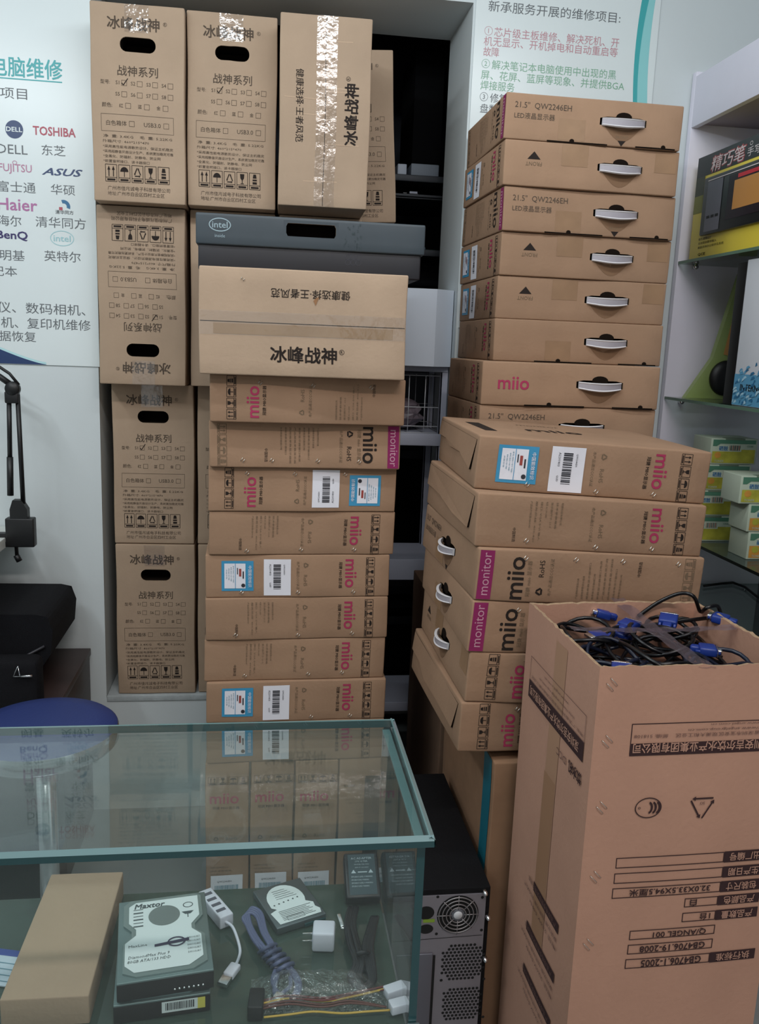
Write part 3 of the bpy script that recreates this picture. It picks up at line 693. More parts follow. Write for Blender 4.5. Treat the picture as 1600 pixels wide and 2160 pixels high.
# ================================================================== things behind the opening
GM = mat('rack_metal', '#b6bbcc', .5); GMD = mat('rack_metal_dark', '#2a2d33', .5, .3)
def zof(v, y, u=880): return aty(u, v, y).z
def rack(name, label, x0, x1, y0, y1, shelves, H, m, th=.012, lip=.03):
    t = thing(name, label, 'rack', (x0, y0, 0))
    for (a, b) in ((0, 0), (x1-x0-.02, 0), (0, y1-y0-.02), (x1-x0-.02, y1-y0-.02)):
        mb = MB(); mb.box((a, b, 0), (a+.02, b+.003, H), m); mb.box((a, b, 0), (a+.003, b+.02, H), m); mb.build('post', t)
    for z, lp in shelves:
        mb = MB(); mb.box((.004, .004, z-th), (x1-x0-.004, y1-y0-.004, z), m); mb.rbox((.001, -.004, z-lp), (x1-x0-.001, .004, z+.001), m, .002); mb.build('shelf', t)
    return t
yr = 2.56
zs = [zof(772, yr), zof(915, yr), zof(1180, yr), zof(1480, yr)]
rack('storage_rack', 'low pale metal rack between the two stacks, holding a wire basket', .30, .548, yr, 2.79, [(zs[0], .016), (zs[1], .036), (zs[2], .066), (zs[3], .03)], zs[0], GM)
# white box on top of it
p0, p1 = aty(850, 606, 2.5), aty(960, 606, 2.5); zt = p0.z
xa, xm, xb = .335, aty(919, 690, 2.5).x, aty(957, 690, 2.515).x
WB = mat('white_card', '#cfd8e4', .6)
mb = MB(); mb.prism([(xa-.0, 2.52), (xm, 2.505), (xb, 2.54), (xb, 2.66), (xa, 2.66)], zs[0]+.001, zt, WB)
tag(mb.build('white_box'), 'plain white box on the pale rack between the stacks', 'box')
# basket
t = thing('wire_basket', 'white wire basket with a grey bag inside, on the pale rack', 'basket', (.335, yr+.02, zs[1]+.0015))
W_, D_, H_ = .20, .17, zs[0]-zs[1]-.03; mb = MB(); q = .0014; wm = mat('white_wire', '#c4c7cc', .4)
for zz in (0, .02, H_*.45, H_): mb.tube([(0, 0, zz), (W_, 0, zz), (W_, D_, zz), (0, D_, zz), (0, 0, zz)], q, wm, 5)
for k in range(5): x = W_*k/4; mb.tube([(x, 0, H_), (x, 0, 0), (x, D_, 0), (x, D_, H_)], q, wm, 5)
mb.build('wire_frame', t)
mb = MB(); vs = []; r = random.Random(4); N, M_ = 10, 16
for i in range(N+1):
    a = math.pi*i/N
    for k in range(M_):
        w = 2*math.pi*k/M_; rr = .06*math.sin(a)*(1+.35*(r.random()-.5)); vs.append((.425+rr*1.2*math.cos(w), 2.665+rr*.85*math.sin(w), zs[1]+.055-.048*math.cos(a)))
mb.add(vs, [(i*M_+k, i*M_+(k+1) % M_, (i+1)*M_+(k+1) % M_, (i+1)*M_+k) for i in range(N) for k in range(M_)], mat('grey_bag', '#7b7078', .4))
tag(mb.build('plastic_bag'), 'crumpled grey bag inside the white wire basket', 'bag')
yb = 2.95
zz = [zof(1300, yb), zof(950, yb), zof(528, yb, 905), zof(372, yb, 905)]
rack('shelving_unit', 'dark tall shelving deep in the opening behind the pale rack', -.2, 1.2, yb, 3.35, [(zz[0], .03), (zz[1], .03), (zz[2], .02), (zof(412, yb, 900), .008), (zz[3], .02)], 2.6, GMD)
def darkbox(name, label, cat, u0, u1, v0, v1, y, dp, m, zb=None):
    a, b = aty(u0, v1, y), aty(u1, v0, y); zb = zb if zb is not None else a.z
    mb = MB(); mb.rbox((a.x, y, zb+.001), (b.x, y+dp, max(b.z, zb+.008)), m, .003); o = mb.build(name); tag(o, label, cat); return mb, o
darkbox('flat_box', 'pale flat box on the upper dark shelf in the opening', 'box', 866, 926, 348, 371, yb+.02, .2, mat('pale_blue_card', '#7f8894', .6), zz[3])
darkbox('power_supply', 'white topped small device beside the leaning carton in the dark', 'device', 838, 858, 346, 362, yb+.02, .1, mat('pale_device', '#b9c2d0', .5), zz[3])
darkbox('computer_case', 'black computer case at the top of the dark shelving', 'computer', 868, 940, 110, 338, yb+.03, .28, mat('case_dull_black', '#0a0a0c', .9, spec=.1), aty(926, 348, yb+.02).z+.0015)  # black case in one even dull colour
def board(label, u0, u1, v, y, zb):
    a, b = aty(u0, v, y), aty(u1, v, y); t = thing('circuit_board', label, 'circuit board', (a.x, y, zb), 0, 'circuit boards on the dark shelving')
    mb = MB(); w = b.x-a.x; mb.box((0, 0, .001), (w, .2, .004), mat('pcb_green', '#1e4a3c', .4)); mb.build('board', t)
    r = random.Random(v); mb = MB()
    for k in range(9): x, yy = r.random()*(w-.03), r.random()*.15; mb.box((x, yy, .004), (x+.01+.02*r.random(), yy+.02, .008+.02*r.random()), r.choice((BLK, GM, mat('chip_blue', '#38566a', .4))))
    mb.build('component', t)
z2 = zof(412, yb, 900)
board('green circuit board on the thin bright shelf edge in the opening', 850, 926, 400, yb+.02, z2)
board('green circuit board lying on the third dark shelf, with grey connectors', 846, 922, 480, yb+.02, zz[2])
darkbox('small_box', 'small light blue box on the third dark shelf', 'box', 868, 890, 500, 519, yb+.004, .015, mat('small_blue', '#8fb0b8', .5), zz[2])

# ================================================================== display cabinet along the right wall
CX = 1.2
LAM = mat('white_laminate', '#e6e4f2', .5, var=.01); LAM2 = mat('cabinet_back', '#9c93a2', .6)
GSH = film('cabinet_glass', (.72, .80, .76, 1), 1.45, .03, extra=.12, extracol='#6f8078'); GEDG = mat('cabinet_glass_edge', '#5f7a68', .15)
t = thing('display_cabinet', 'tall white display cabinet with glass shelves on the right', 'cabinet', (CX, .55, 0))
def part(name, p0, p1, m, par, bev=.001, label=None):
    mb = MB(); mb.rbox(p0, p1, m, bev) if bev else mb.box(p0, p1, m); o = mb.build(name, par)
    if label: o['label'] = label
    return o
LY = 2.494-.55
part('side_panel', (0, LY-.022, 0), (.395, LY, 2.235), LAM, t); part('side_panel', (0, 0, 0), (.395, .022, 2.235), LAM, t)
part('back_panel', (.385, .022, 0), (.395, LY-.022, 2.235), LAM2, t)
part('fascia', (0, .022, 2.085), (.018, LY-.022, 2.222), LAM, t); part('top_panel', (.018, .022, 2.095), (.385, LY-.022, 2.112), LAM2, t)
part('base_panel', (0, .022, 0), (.385, LY-.022, .08), LAM, t)
z4 = aty(1484, 1231, 2.47).z
SHZ = [1.716, 1.322, .930, z4]
for k, z in enumerate(SHZ):
    mb = MB(); mb.box((.002, .024, z-.008), (.384, LY-.024, z), GSH); mb.box((.001, .024, z-.008), (.0022, LY-.024, z), GEDG if k != 2 else mat('cabinet_dark_edge', '#16201e', .2)); mb.build('shelf', t)
    for (x, y) in ((.05, LY-.03), (.33, LY-.03)):
        mb = MB(); mb.lathe([(0, 0), (.007, 0), (.007, .012), (0, .012)], MET, (0, 0, 0), 12, Matrix.Translation((x, y, z-.014)) @ Matrix.Rotation(math.pi/2, 4, 'X')); mb.build('shelf_pin', t)
# handwriting tablet pack, printed side towards the aisle
YEL = mat('pack_yellow', '#e6d048', .4); YEL2 = mat('pack_olive', '#7f7f35', .4); PBK = mat('pack_black', '#1c1e20', .35); GRYP = mat('tablet_grey', '#6d6d78', .4)
xp = CX+.012
a = atx(1414, 555, xp); b = atx(1600, 517, xp)
t = thing('tablet_pack', 'yellow and black boxed writing tablet on the upper cabinet shelf', 'box', (xp, 2.43, SHZ[0]+.0005))
mb = MB(); ln = .50; hh = atx(1430, 353, xp).z-SHZ[0]; mb.rbox((0, -ln, 0), (.09, 0, hh), YEL, .002)
f = Face(mb, lambda u, v, n: Vector((-n, -u, v)), ln, hh)
f.rect(.001, hh*.80, ln-.001, hh-.001, PBK, .0006, 1); f.rect(.001, hh*.62, .05, hh*.80, mat('pack_dark_olive', '#3b3e2c', .4), .0006, 1); f.rect(.001, hh*.45, .05, hh*.62, YEL2, .0006, 1)
TXR = mat('pack_red_outline', '#a04848', .4); TXW = mat('pack_white', '#d9cfcf', .4)
f.text('精巧笔', .165, hh*.885, width=.17, height=.042, m=TXR, bold=.05, n=.0008, shear=.15); f.text('精巧笔', .165, hh*.885, width=.165, height=.038, m=TXW, bold=.005, n=.0012, shear=.15)
f.text('手写输入板', .34, hh*.87, width=.16, height=.022, m=TXW, n=.001); f.arc(.275, hh*.94, .007, .005, .0015, TXW, n=.001)
for k, s_ in enumerate(('轻巧 超薄设计', '支持简体繁体输入', '兼容多种办公软件及系统')): f.text(s_, .05, hh*(.185-.04*k), width=(.07, .10, .14)[k], height=.007, m=INK, al='L', n=.001)
f.text('QCE', .055, hh*.035, width=.04, height=.008, m=INK, al='L', n=.001, bold=.02)
mb.build('carton_body', t)
mb = MB(); mb.rbox((-.012, -ln+.005, hh*.21), (0, -.07, hh*.76), PBK, .004); f = Face(mb, lambda u, v, n: Vector((-.012-n, -u, v)), ln, hh)
f.rect(.095, hh*.235, .175, hh*.71, GRYP, .0008, 1); f.rect(.205, hh*.30, .49, hh*.70, mat('tablet_black', '#241c24', .25), .0008, 1)
for k in range(3): f.rect(.105+.023*k, hh*.36, .121+.023*k, hh*.385, BLK, .0014, 1)
f.rect(.235, hh*.38, .47, hh*.64, mat('tablet_orange', '#c08748', .3), .0012, 1); f.rect(.25, hh*.655, .49, hh*.69, mat('tablet_red', '#c0303c', .3), .0014, 1)
f.line((.095, hh*.72), (.42, hh*.72), .0025, TXW, .0014)
mb.build('tablet', t, None)['label'] = 'grey and orange tablet behind clear plastic'
# ice-blue software carton on the middle shelf
p = atx(1542, 850, CX+.02); y1 = p.y
ICE = [mat('ice_1', '#2f6f98', .4), mat('ice_2', '#5c9cc0', .4), mat('ice_3', '#a9cfe0', .4)]
mb = MB(); hb = atx(1565, 550, CX+.02).z-SHZ[1]; y0 = y1-.28; mb.rbox((CX+.02, y0, SHZ[1]+.0005), (CX+.10, y1, SHZ[1]+hb), mat('box_white_gloss', '#dcdfe6', .3), .002)
f = Face(mb, lambda u, v, n: Vector((CX+.02-n, y1-u, SHZ[1]+v)), .28, hb); r = random.Random(2)
f.rect(.001, .002, .279, hb*.22, ICE[1], .0006, 1)
for k in range(170):
    u, v = r.random()*.26, .003+r.random()*hb*.27*(.75+.25*math.sin(k)); L = .006+.016*r.random(); w = r.random()*3
    f.poly([(u, v), (u+L, v+.003+.006*r.random()), (u+L*.7, v+.011), (u+.2*L, v+.008)], ICE[(0, 1, 0, 1, 2)[k % 5]], .0008+k*.00001)
f.text('INTERNAL', .09, hb*.13, width=.11, height=.016, m=PBK, n=.0018, bold=.02); f.text('无线路由', .16, hb*.93, width=.16, height=.03, m=INK, n=.001, bold=.02); f.text('Wireless', .16, hb*.83, width=.13, m=GRY, n=.001); f.disc(.19, hb*.73, .02, .03, INK, .001)
tag(mb.build('product_box'), 'white and ice-blue box standing on the middle cabinet shelf', 'box')
mb = MB(); mb.rbox((CX+.022, y1+.004, SHZ[1]+.0005), (CX+.11, y1+.05, SHZ[1]+hb*.99), BLK, .002); tag(mb.build('black_box'), 'thin black box standing behind the white and ice-blue box', 'box')
# leaning green pack
t = thing('blister_pack', 'lime green and orange pack leaning behind the ice-blue box', 'package', (CX+.08, 2.40, SHZ[1]+.0005))
GRN = film('lime_plastic', (.80, .88, .62, 1), 1.45, .1, extra=.35, extracol='#b4c878'); mb = MB()
mb.prism([(-.055, 0), (.12, 0), (.12, .36), (.075, .36), (.02, .12)], -.01, .01, GRN, Matrix.Rotation(math.pi/2, 4, 'X')); mb.build('card', t)
mb = MB(); mb.prism([(.05, .13), (.115, .12), (.115, .32), (.08, .32)], .0105, .013, mat('orange_card', '#b8864e', .5), Matrix.Rotation(math.pi/2, 4, 'X')); mb.build('orange_panel', t)
mb = MB(); mb.lathe([(0, .026), (.03, .026), (.05, .018), (.052, .011), (0, .011)], BLK, (0, 0, 0), 28, Matrix.Translation((.065, 0, .062)) @ Matrix.Rotation(math.pi/2, 4, 'X')); mb.build('round_device', t)
# toner boxes
TG = mat('toner_green', '#4f7f68', .4); TY = mat('toner_yellow', '#a3a03a', .45, var=.25, vscale=30); TO = mat('toner_orange', '#c08a3c', .45, var=.2, vscale=30); TW = mat('toner_white', '#b4c0ae', .4); TB = mat('toner_bluetext', '#3d72a0', .4)
def toner(label, x0, y, z, w, hh, orange, d=.10, rz=0):
    t = thing('toner_box', label, 'box', (x0, y, z), rz, 'toner boxes on the cabinet shelf'); mb = MB(); mb.rbox((0, 0, 0), (w, d, hh), TW, .002)
    f = Face(mb, lambda u, v, n: Vector((u, -n, v)), w, hh)
    f.poly([(w*.04, hh*.95), (w*.96, hh*.95), (w*.96, hh*.80), (w*.2, hh*.80), (w*.12, hh*.70), (w*.04, hh*.70)], TG)
    f.rect(w*.04, hh*.06, w*.96, hh*.50, TO if orange else TY, .0007, 1); f.disc(w*.16, hh*.36, w*.07, hh*.12, TO if not orange else TY, .0011)
    f.rect(w*.66, hh*.5, w*.96, hh*.58, TO if orange else TY, .0007, 1)
    f.text('硒鼓', w*.27, hh*.62, width=w*.19, height=hh*.17, m=TB, bold=.03); f.text('TONER', w*.2, hh*.13, width=w*.2, height=hh*.08, m=TW, n=.0012, bold=.02)
    for k in range(11): f.rect(w*(.40+.022*k), hh*.54, w*(.40+.022*k+(.008, .013)[k % 2]), hh*.74, BAR if k % 3 else RED, .001, 1)
    f.text('CE285', w*.84, hh*.71, width=w*.14, height=hh*.07, m=TG, n=.001)
    mb.build('carton', t); mb = MB(); mb.rbox((w*.3, -.001, hh-.004), (w*.72, .02, hh+.0008), mat('flap_dark', '#6b7a68', .6), .0005); mb.build('flap', t)
zt = SHZ[2]+.0006
yc = atz(1545, 1142, zt).y
hts = []; wq = .138
for k, (ur, vb, vt) in enumerate(((1545, 1142, 1088), (1558, 1088, 1032), (1582, 1030, 973), (1597, 970, 908))):
    z0 = zt+k*.0735; x1 = aty(ur, (vb+vt)/2, yc).x
    toner('toner box in the left pile, %s' % ('lowest', 'second from the bottom', 'third from the bottom', 'topmost, nearly whole in view')[k], x1-wq, yc, z0, wq, .0725, False, .10)
yd = atz(1578, 1180, zt).y
for k, (ul, v) in enumerate(((1576, 1148), (1578, 1082), (1562, 1018))):
    toner('toner box in the right pile cut by the frame, %s' % ('lowest', 'middle one', 'topmost')[k], aty(ul, v, yd).x, yd, zt+k*.0735, wq, .0725, k < 2, .09)
mb = MB(); P = [(1484, 1236), (1520, 1231), (1545, 1229), (1570, 1238), (1600, 1262), (1640, 1290)]
mb.tube([atz(u, v, z4+.006) for u, v in P], .004, BLK, 8); tag(mb.build('black_cable'), 'thin black cable lying on the lowest glass shelf', 'cable')

# ================================================================== left side
xs = aty(43, 1110, 2.495).x; zsf = aty(43, 1110, 2.495).z
mb = MB(); mb.rbox((-1.6, 2.02, zsf-.028), (xs, 2.495, zsf), mat('white_board', '#d8dcd8', .4), .002); tag(mb.build('wall_shelf'), 'white board shelf fixed to the wall at the left edge', 'shelf')
YA = 2.36
def pa(u, v, y=YA): return aty(u, v, y)
t = thing('boom_arm', 'black two-rod boom arm clamped to the white board shelf', 'arm', (xs, YA, zsf)); inv = -Vector((xs, YA, zsf))
def loc(p): return Vector(p)+inv
mb = MB(); mb.tube([loc(pa(19, 845)), loc(pa(21, 968))], .0062, BLK, 10); mb.tube([loc(pa(21, 964)), loc(pa(22, 1045))], .0085, BLK, 12); mb.build('spring_rod', t)
mb = MB(); mb.tube([loc(pa(37, 832)), loc(pa(49, 1062))], .0062, BLK, 10); mb.build('rod', t)
mb = MB(); c = loc(pa(27, 820)); mb.lathe([(0, -.012), (.017, -.012), (.019, -.006), (.019, .006), (.017, .012), (0, .012)], BLK, (0, 0, 0), 28, Matrix.Translation(c) @ Matrix.Rotation(math.pi/2, 4, 'X')); mb.rbox(tuple(loc(pa(12, 850))+Vector((0, -.012, 0))), tuple(loc(pa(40, 826))+Vector((0, .012, 0))), BLK, .004); mb.build('elbow_joint', t)
mb = MB(); mb.tube([loc(pa(24, 812)), loc(pa(0, 795)), loc(pa(-90, 740))], .008, BLK, 10); mb.tube([loc(pa(40, 812)), loc(pa(20, 788)), loc(pa(-90, 715))], .004, BLK, 8); mb.build('upper_rod', t)
mb = MB(); mb.prism([(0, 0), (.045, 0), (.045, .03), (.030, .055), (.008, .055), (0, .03)], -.013, .013, BLK, Matrix.Translation(loc(pa(24, 1096))) @ Matrix.Rotation(math.pi/2, 4, 'X')); mb.build('base_bracket', t)
mb = MB(); a, b = loc(pa(42, 1152)), loc(pa(70, 1092)); mb.rbox((.0015, a.y-.016, a.z), (b.x+.004, a.y+.016, b.z), BLK, .004); mb.box((-.06, a.y-.012, .001), (.004, a.y+.012, .011), BLK); mb.box((-.03, a.y-.012, a.z), (.004, a.y+.012, a.z+.014), BLK); mb.build('clamp', t)
mb = MB(); c = loc(pa(43, 1150)); mb.tube([c+Vector((-.012, 0, .035)), c+Vector((-.010, 0, -.03))], .005, BLK, 10); mb.tube([c+Vector((-.012, 0, -.028)), c+Vector((-.004, 0, -.045))], .008, BLK, 10); mb.build('clamp_screw', t)
# wooden cabinet, bags
c1 = aty(190, 1367, 2.49); WOOD = mat('dark_wood', '#3a2c2a', .45, var=.3, vscale=6, stretch=(1, 1, 12))
t = thing('low_cabinet', 'dark wooden low cabinet against the wall beside the blue stool', 'cabinet', (c1.x-.62, 2.125, 0))
hc = c1.z; part('carcass', (0, .004, .0), (.618, .365, hc-.022), WOOD, t, .002); part('top_board', (-.004, 0, hc-.021), (.622, .365, hc), WOOD, t, .002); part('door', (.01, -.014, .03), (.30, .003, hc-.03), WOOD, t, .002); part('door', (.31, -.014, .03), (.60, .003, hc-.03), WOOD, t, .002)
tb = pa(60, 1270, 2.25).z; x1 = pa(126, 1300, 2.22).x
BAGM = mat('bag_fabric', '#101014', .85, bump=.6, bscale=400, spec=.2)
t = thing('laptop_bag', 'black fabric laptop bag lying on the low wooden cabinet', 'bag', (x1, 2.12, hc+.001))
mb = MB(); hb = tb-hc; pr = [(-.55, 0), (-.09, 0), (-.05, hb*.2), (-.006, hb*.52), (0, hb*.8), (-.012, hb*.97), (-.04, hb), (-.55, hb*1.02)]
mb.prism(pr, -.30, -.02, BAGM, Matrix.Rotation(math.pi/2, 4, 'X')); o = mb.build('bag_body', t)
bv = o.modifiers.new('b', 'BEVEL'); bv.width = .015; bv.segments = 3
mb = MB(); mb.tube([(-.54, .016, hb*.45), (-.3, .012, hb*.40), (-.08, .014, hb*.47), (-.02, .018, hb*.62)], .004, mat('zip_black', '#26262c', .4), 6); mb.build('zip', t)
t = thing('shoulder_bag', 'second black bag with a silver buckle on the low cabinet front', 'bag', (pa(20, 1440, 2.0).x, 2.04, 0))
mb = MB(); mb.rbox((-.5, 0, 0), (.055, .068, pa(60, 1392, 2.05).z), BAGM, .02); mb.build('bag_body', t)
mb = MB(); p = pa(38, 1412, 2.032)-Vector((pa(20, 1440, 2.0).x, 2.04, 0)); mb.tube([p+Vector((-.012, 0, -.018)), p+Vector((0, 0, .008)), p+Vector((.004, 0, -.018)), p+Vector((-.012, 0, -.018))], .0016, MET, 6); mb.tube([p+Vector((.006, 0, -.018)), p+Vector((.032, 0, -.017))], .003, MET, 6); mb.build('buckle', t)['label'] = 'silver buckle'
# stool
zst = .60; ctr = atz(92, 1523, zst); rad = (atz(243, 1500, zst)-atz(92, 1500, zst)).length
t = thing('bar_stool', 'round blue topped stool with a chrome rim behind the glass counter', 'stool', (ctr.x, ctr.y, 0))
mb = MB(); mb.lathe([(0, zst), (rad*.7, zst-.001), (rad*.93, zst-.006), (rad*.985, zst-.014)], mat('stool_blue', '#22326b', .55, bump=.2, bscale=200), n=56); mb.build('seat', t)
mb = MB(); mb.lathe([(rad*.985, zst-.0135), (rad, zst-.018), (rad, zst-.045), (rad*.97, zst-.052), (0, zst-.052)], mat('stool_rim', '#b4b8bc', .15, 1), n=56); mb.build('seat_rim', t)
mb = MB(); mb.tube([(0, 0, .02), (0, 0, zst-.05)], .022, MET, 16); mb.build('column', t)
mb = MB(); mb.lathe([(0, .03), (.03, .028), (.15, .014), (.17, .004), (.17, 0), (0, 0)], MET, n=40); mb.build('foot_plate', t)

# ================================================================== black computer case behind the counter
yp = 1.40; pr_ = aty(1036, 1873, yp); zp = pr_.z; xr = pr_.x
t = thing('computer_case', 'black computer case with its grey rear panel towards the camera', 'computer', (xr-.19, yp, 0))
mb = MB(); mb.rbox((0, .004, .012), (.19, .44, zp), BLKM, .002); mb.build('case_shell', t)
for (x, y) in ((.02, .03), (.15, .03), (.02, .39), (.15, .39)): part('foot', (x, y, 0), (x+.02, y+.02, .012), BLK, t)
PAN = mat('rear_panel_metal', '#8b878e', .45, .5, var=.05); mb = MB(); mb.box((.004, .0005, .016), (.181, .004, zp-.012), PAN)
ox, oy = xr-.19, yp
def pq(u, v): p = aty(u, v, yp); return p.x-ox, p.z
f = Face(mb, lambda u, v, n: Vector((u, .0005-n, v)), .18, zp); DK = mat('vent_dark', '#08090a', .8)
fcx, fcz = pq(965, 1929)
f.disc(fcx, fcz, .040, .040, DK, .0004, 40)
for (cu, cv, nu, nv) in ((976, 2029, 11, 11), (973, 2117, 10, 10)):
    cx_, cz_ = pq(cu, cv); rx, rz_ = .041, .041
    for j in range(nv):
        for i in range(nu):
            x = cx_+(i-(nu-1)/2+(.5 if j % 2 else 0)-.25)*.0076; z_ = cz_+(j-(nv-1)/2)*.0072
            if abs(x-cx_)+abs(z_-cz_) < .062: f.disc(x, z_, .0031, .0031, DK, .0004, 6)
for (u, v) in ((1017, 1893), (1015, 1962), (923, 1892), (920, 1970), (1020, 2065), (930, 2068), (1018, 2145)): f.disc(*pq(u, v), .003, .003, DK, .0004, 10)
a = pq(898, 1926); f.disc(a[0], a[1]+.0, .016, .014, DK, .0004, 20); a = pq(898, 1960); f.disc(a[0], a[1], .014, .010, DK, .0004, 20); a = pq(903, 1943); f.rect(a[0]-.01, a[1]-.003, a[0]+.012, a[1]+.004, mat('lime_bit', '#7d9a30', .5), .0006, 1)
z_ = pq(930, 1979)[1]; f.line((.006, z_-.002), (.178, z_+.002), .001, DK)
a, b = pq(893, 2160), pq(917, 2009); mb.rbox((a[0]-.06, -.0035, .02), (b[0]-.004, .0005, b[1]), mat('io_plate', '#6f6f78', .4, .6), .002); mb.box((b[0]-.004, -.001, .02), (b[0]+.001, .0005, b[1]-.006), DK)
mb.build('rear_panel', t)['label'] = 'bare grey metal rear panel with vents'
mb = MB(); wgr = mat('fan_grille_wire', '#8d8a8c', .35, .6)
for rr in (.037, .030, .0225, .0155): mb.tube([Vector((fcx+rr*math.cos(w*math.pi/18), -.002, fcz+rr*math.sin(w*math.pi/18))) for w in range(37)], .0012, wgr, 6, False)
for k in range(8): w = k*math.pi/4; mb.tube([(fcx+.012*math.cos(w), -.002, fcz+.012*math.sin(w)), (fcx+.040*math.cos(w), -.002, fcz+.040*math.sin(w))], .001, wgr, 6)
mb.build('fan_grille', t)
mb = MB(); T0 = Matrix.Translation((fcx, 0, fcz)) @ Matrix.Rotation(math.pi/2, 4, 'X'); mb.lathe([(0, .003), (.008, .003), (.0085, .0022)], mat('fan_sticker', '#c9ccd0', .5), n=28, T=T0); mb.lathe([(.0085, .0025), (.013, .002), (.0135, 0)], mat('fan_hub', '#5c5f66', .4), n=28, T=T0); mb.build('fan_hub', t)
for (u, v) in ((1041, 1931), (1022, 1874), (1030, 2019)):
    a = pq(u, v); mb = MB(); mb.lathe([(0, .012), (.0035, .011), (.0045, .004), (.0045, -.004), (0, -.004)], MET, n=14, T=Matrix.Translation((min(a[0], .186), 0, min(a[1], zp-.006))) @ Matrix.Rotation(math.pi/2, 4, 'X')); mb.build('thumbscrew', t)

# ================================================================== open water-dispenser carton full of cables
ZT = .993
A = atz(1265, 1408, ZT); B = atz(1116, 1271, ZT); rzb = math.atan2(-(B-A).x, (B-A).y)
BW, BD = .326, (B-A).length
t = thing('open_carton', 'large open carton of cables in the right foreground', 'box', (A.x, A.y, 0), rzb)
mb = MB(); r = random.Random(12); jag = lambda s_, k: .003*noise.noise(Vector((s_*70, k*7, 0)))+.004*noise.noise(Vector((s_*12, k*3, 5)))
wl = .006
sides = [((0, 0), (BW, 0), (0, 1)), ((BW, 0), (BW, BD), (-1, 0)), ((BW, BD), (0, BD), (0, -1)), ((0, BD), (0, 0), (1, 0))]
zr = [0, .2, .4, .6, .8, .9, .96]
for k, (p, q, nn) in enumerate(sides):
    n = 40; vo = []; 
    L = math.hypot(q[0]-p[0], q[1]-p[1]); dx, dy = (q[0]-p[0])/L, (q[1]-p[1])/L
    for i in range(n+1):
        s_ = L*i/n; top = ZT+jag(s_+k*3 if 0 < i < n else 0, k if 0 < i < n else 9)
        for z in zr+[top]:
            bow = .004*math.sin(math.pi*i/n)*math.sin(math.pi*z/1.0)*.6
            vo.append((p[0]+dx*s_-nn[0]*bow, p[1]+dy*s_-nn[1]*bow, z))
        s2 = min(max(s_, wl), L-wl)
        vo.append((p[0]+dx*s2+nn[0]*wl, p[1]+dy*s2+nn[1]*wl, top-.001)); vo.append((p[0]+dx*s2+nn[0]*wl, p[1]+dy*s2+nn[1]*wl, .80))
    c = len(zr)+3
    mb.add(vo, [(i*c+j, (i+1)*c+j, (i+1)*c+j+1, i*c+j+1) for i in range(n) for j in range(len(zr))], KR3)
    mb.add(vo, [(i*c+len(zr), (i+1)*c+len(zr), (i+1)*c+len(zr)+1, i*c+len(zr)+1) for i in range(n)], KED)
    mb.add(vo, [(i*c+len(zr)+1, (i+1)*c+len(zr)+1, (i+1)*c+len(zr)+2, i*c+len(zr)+2) for i in range(n)], KR3)
mb.add([(0, 0, .80), (BW, 0, .80), (BW, BD, .80), (0, BD, .80)], [(0, 1, 2, 3)], GAP)
ff = Face(mb, lambda u, v, n: Vector((u, -n-.0027*math.sin(math.pi*min(max(u/BW, 0), 1))*math.sin(math.pi*v), v)), BW, ZT)
ux = Vector((math.cos(rzb), math.sin(rzb), 0)); uy = Vector((-math.sin(rzb), math.cos(rzb), 0))
def hf(u, v):
    d = ray(u, v); k = (A-CAM).dot(uy)/d.dot(uy); p = CAM+d*k-A; return p.dot(ux), p.z+A.z
def hs(u, v):
    d = ray(u, v); k = (A-CAM).dot(ux)/d.dot(ux); p = CAM+d*k-A; return BD-p.dot(uy), p.z+A.z
CI = mat('carton_ink', '#3d2b2c', .8, spec=.2); CW = mat('carton_letters', '#b98f7c', .8); CI2 = mat('carton_ink_soft', '#6d4f48', .8)
def tx(s_, u, v, wpx, hpx, m=CI, al='C', bold=0, z=None): # upside-down text centred on a photo point
    a, b = hf(u, v); b = z or b; k = (A-CAM).dot(_f)/FPX; ff.text(s_, a, b, width=wpx*k, height=hpx*k*1.03, m=m, rot=180, al=al, bold=bold, n=.0016)
def fr(u0, v0, u1, v1, fill=None, t_=.0014, z=None):
    a, b = hf(u0, (v0+v1)/2), hf(u1, (v0+v1)/2); zc_ = z or hf((u0+1500)/2, (v0+v1)/2)[1]; k = (A-CAM).dot(_f)/FPX; h_ = (v1-v0)*k/2*1.03
    ua, ub = a[0], min(b[0], BW-.003)
    if fill: ff.rect(ua, zc_-h_, ub, zc_+h_, fill, .0008)
    else: ff.frame(ua, zc_-h_, ub, zc_+h_, t_, CI)
    return zc_
ue = 1700
fr(1329, 1521, ue, 1591); fr(1327, 1564, ue, 1592, CI)
tx('深圳安吉尔饮水产业集团有限公司', 1333, 1578, 328, 22, CW, 'R', .02)
tx('地址: 广东省深圳市宝安区观澜大和工业区    邮编: 518108', 1336, 1553, 360, 9, CI2, 'R'); tx('http://www.angelgroup.com.cn', 1450, 1538, 200, 7, CI2, 'R'); tx('www.angel.com.cn', 1498, 1526, 120, 6, CI2, 'R')
a, b = hf(1365, 1702); ff.arc(a, b, .0215, .0170, .0016, CI, n=.0014, k=36)
for k in range(3): ff.arc(a-.001+.0062*k, b, .0085, .0108, .0032, CI, -70, 70, .0014, 14)
ff.arc(a-.0145, b, .002, .002, .0007, CI, n=.0014)
a, b = hf(1478, 1697); R3 = .024
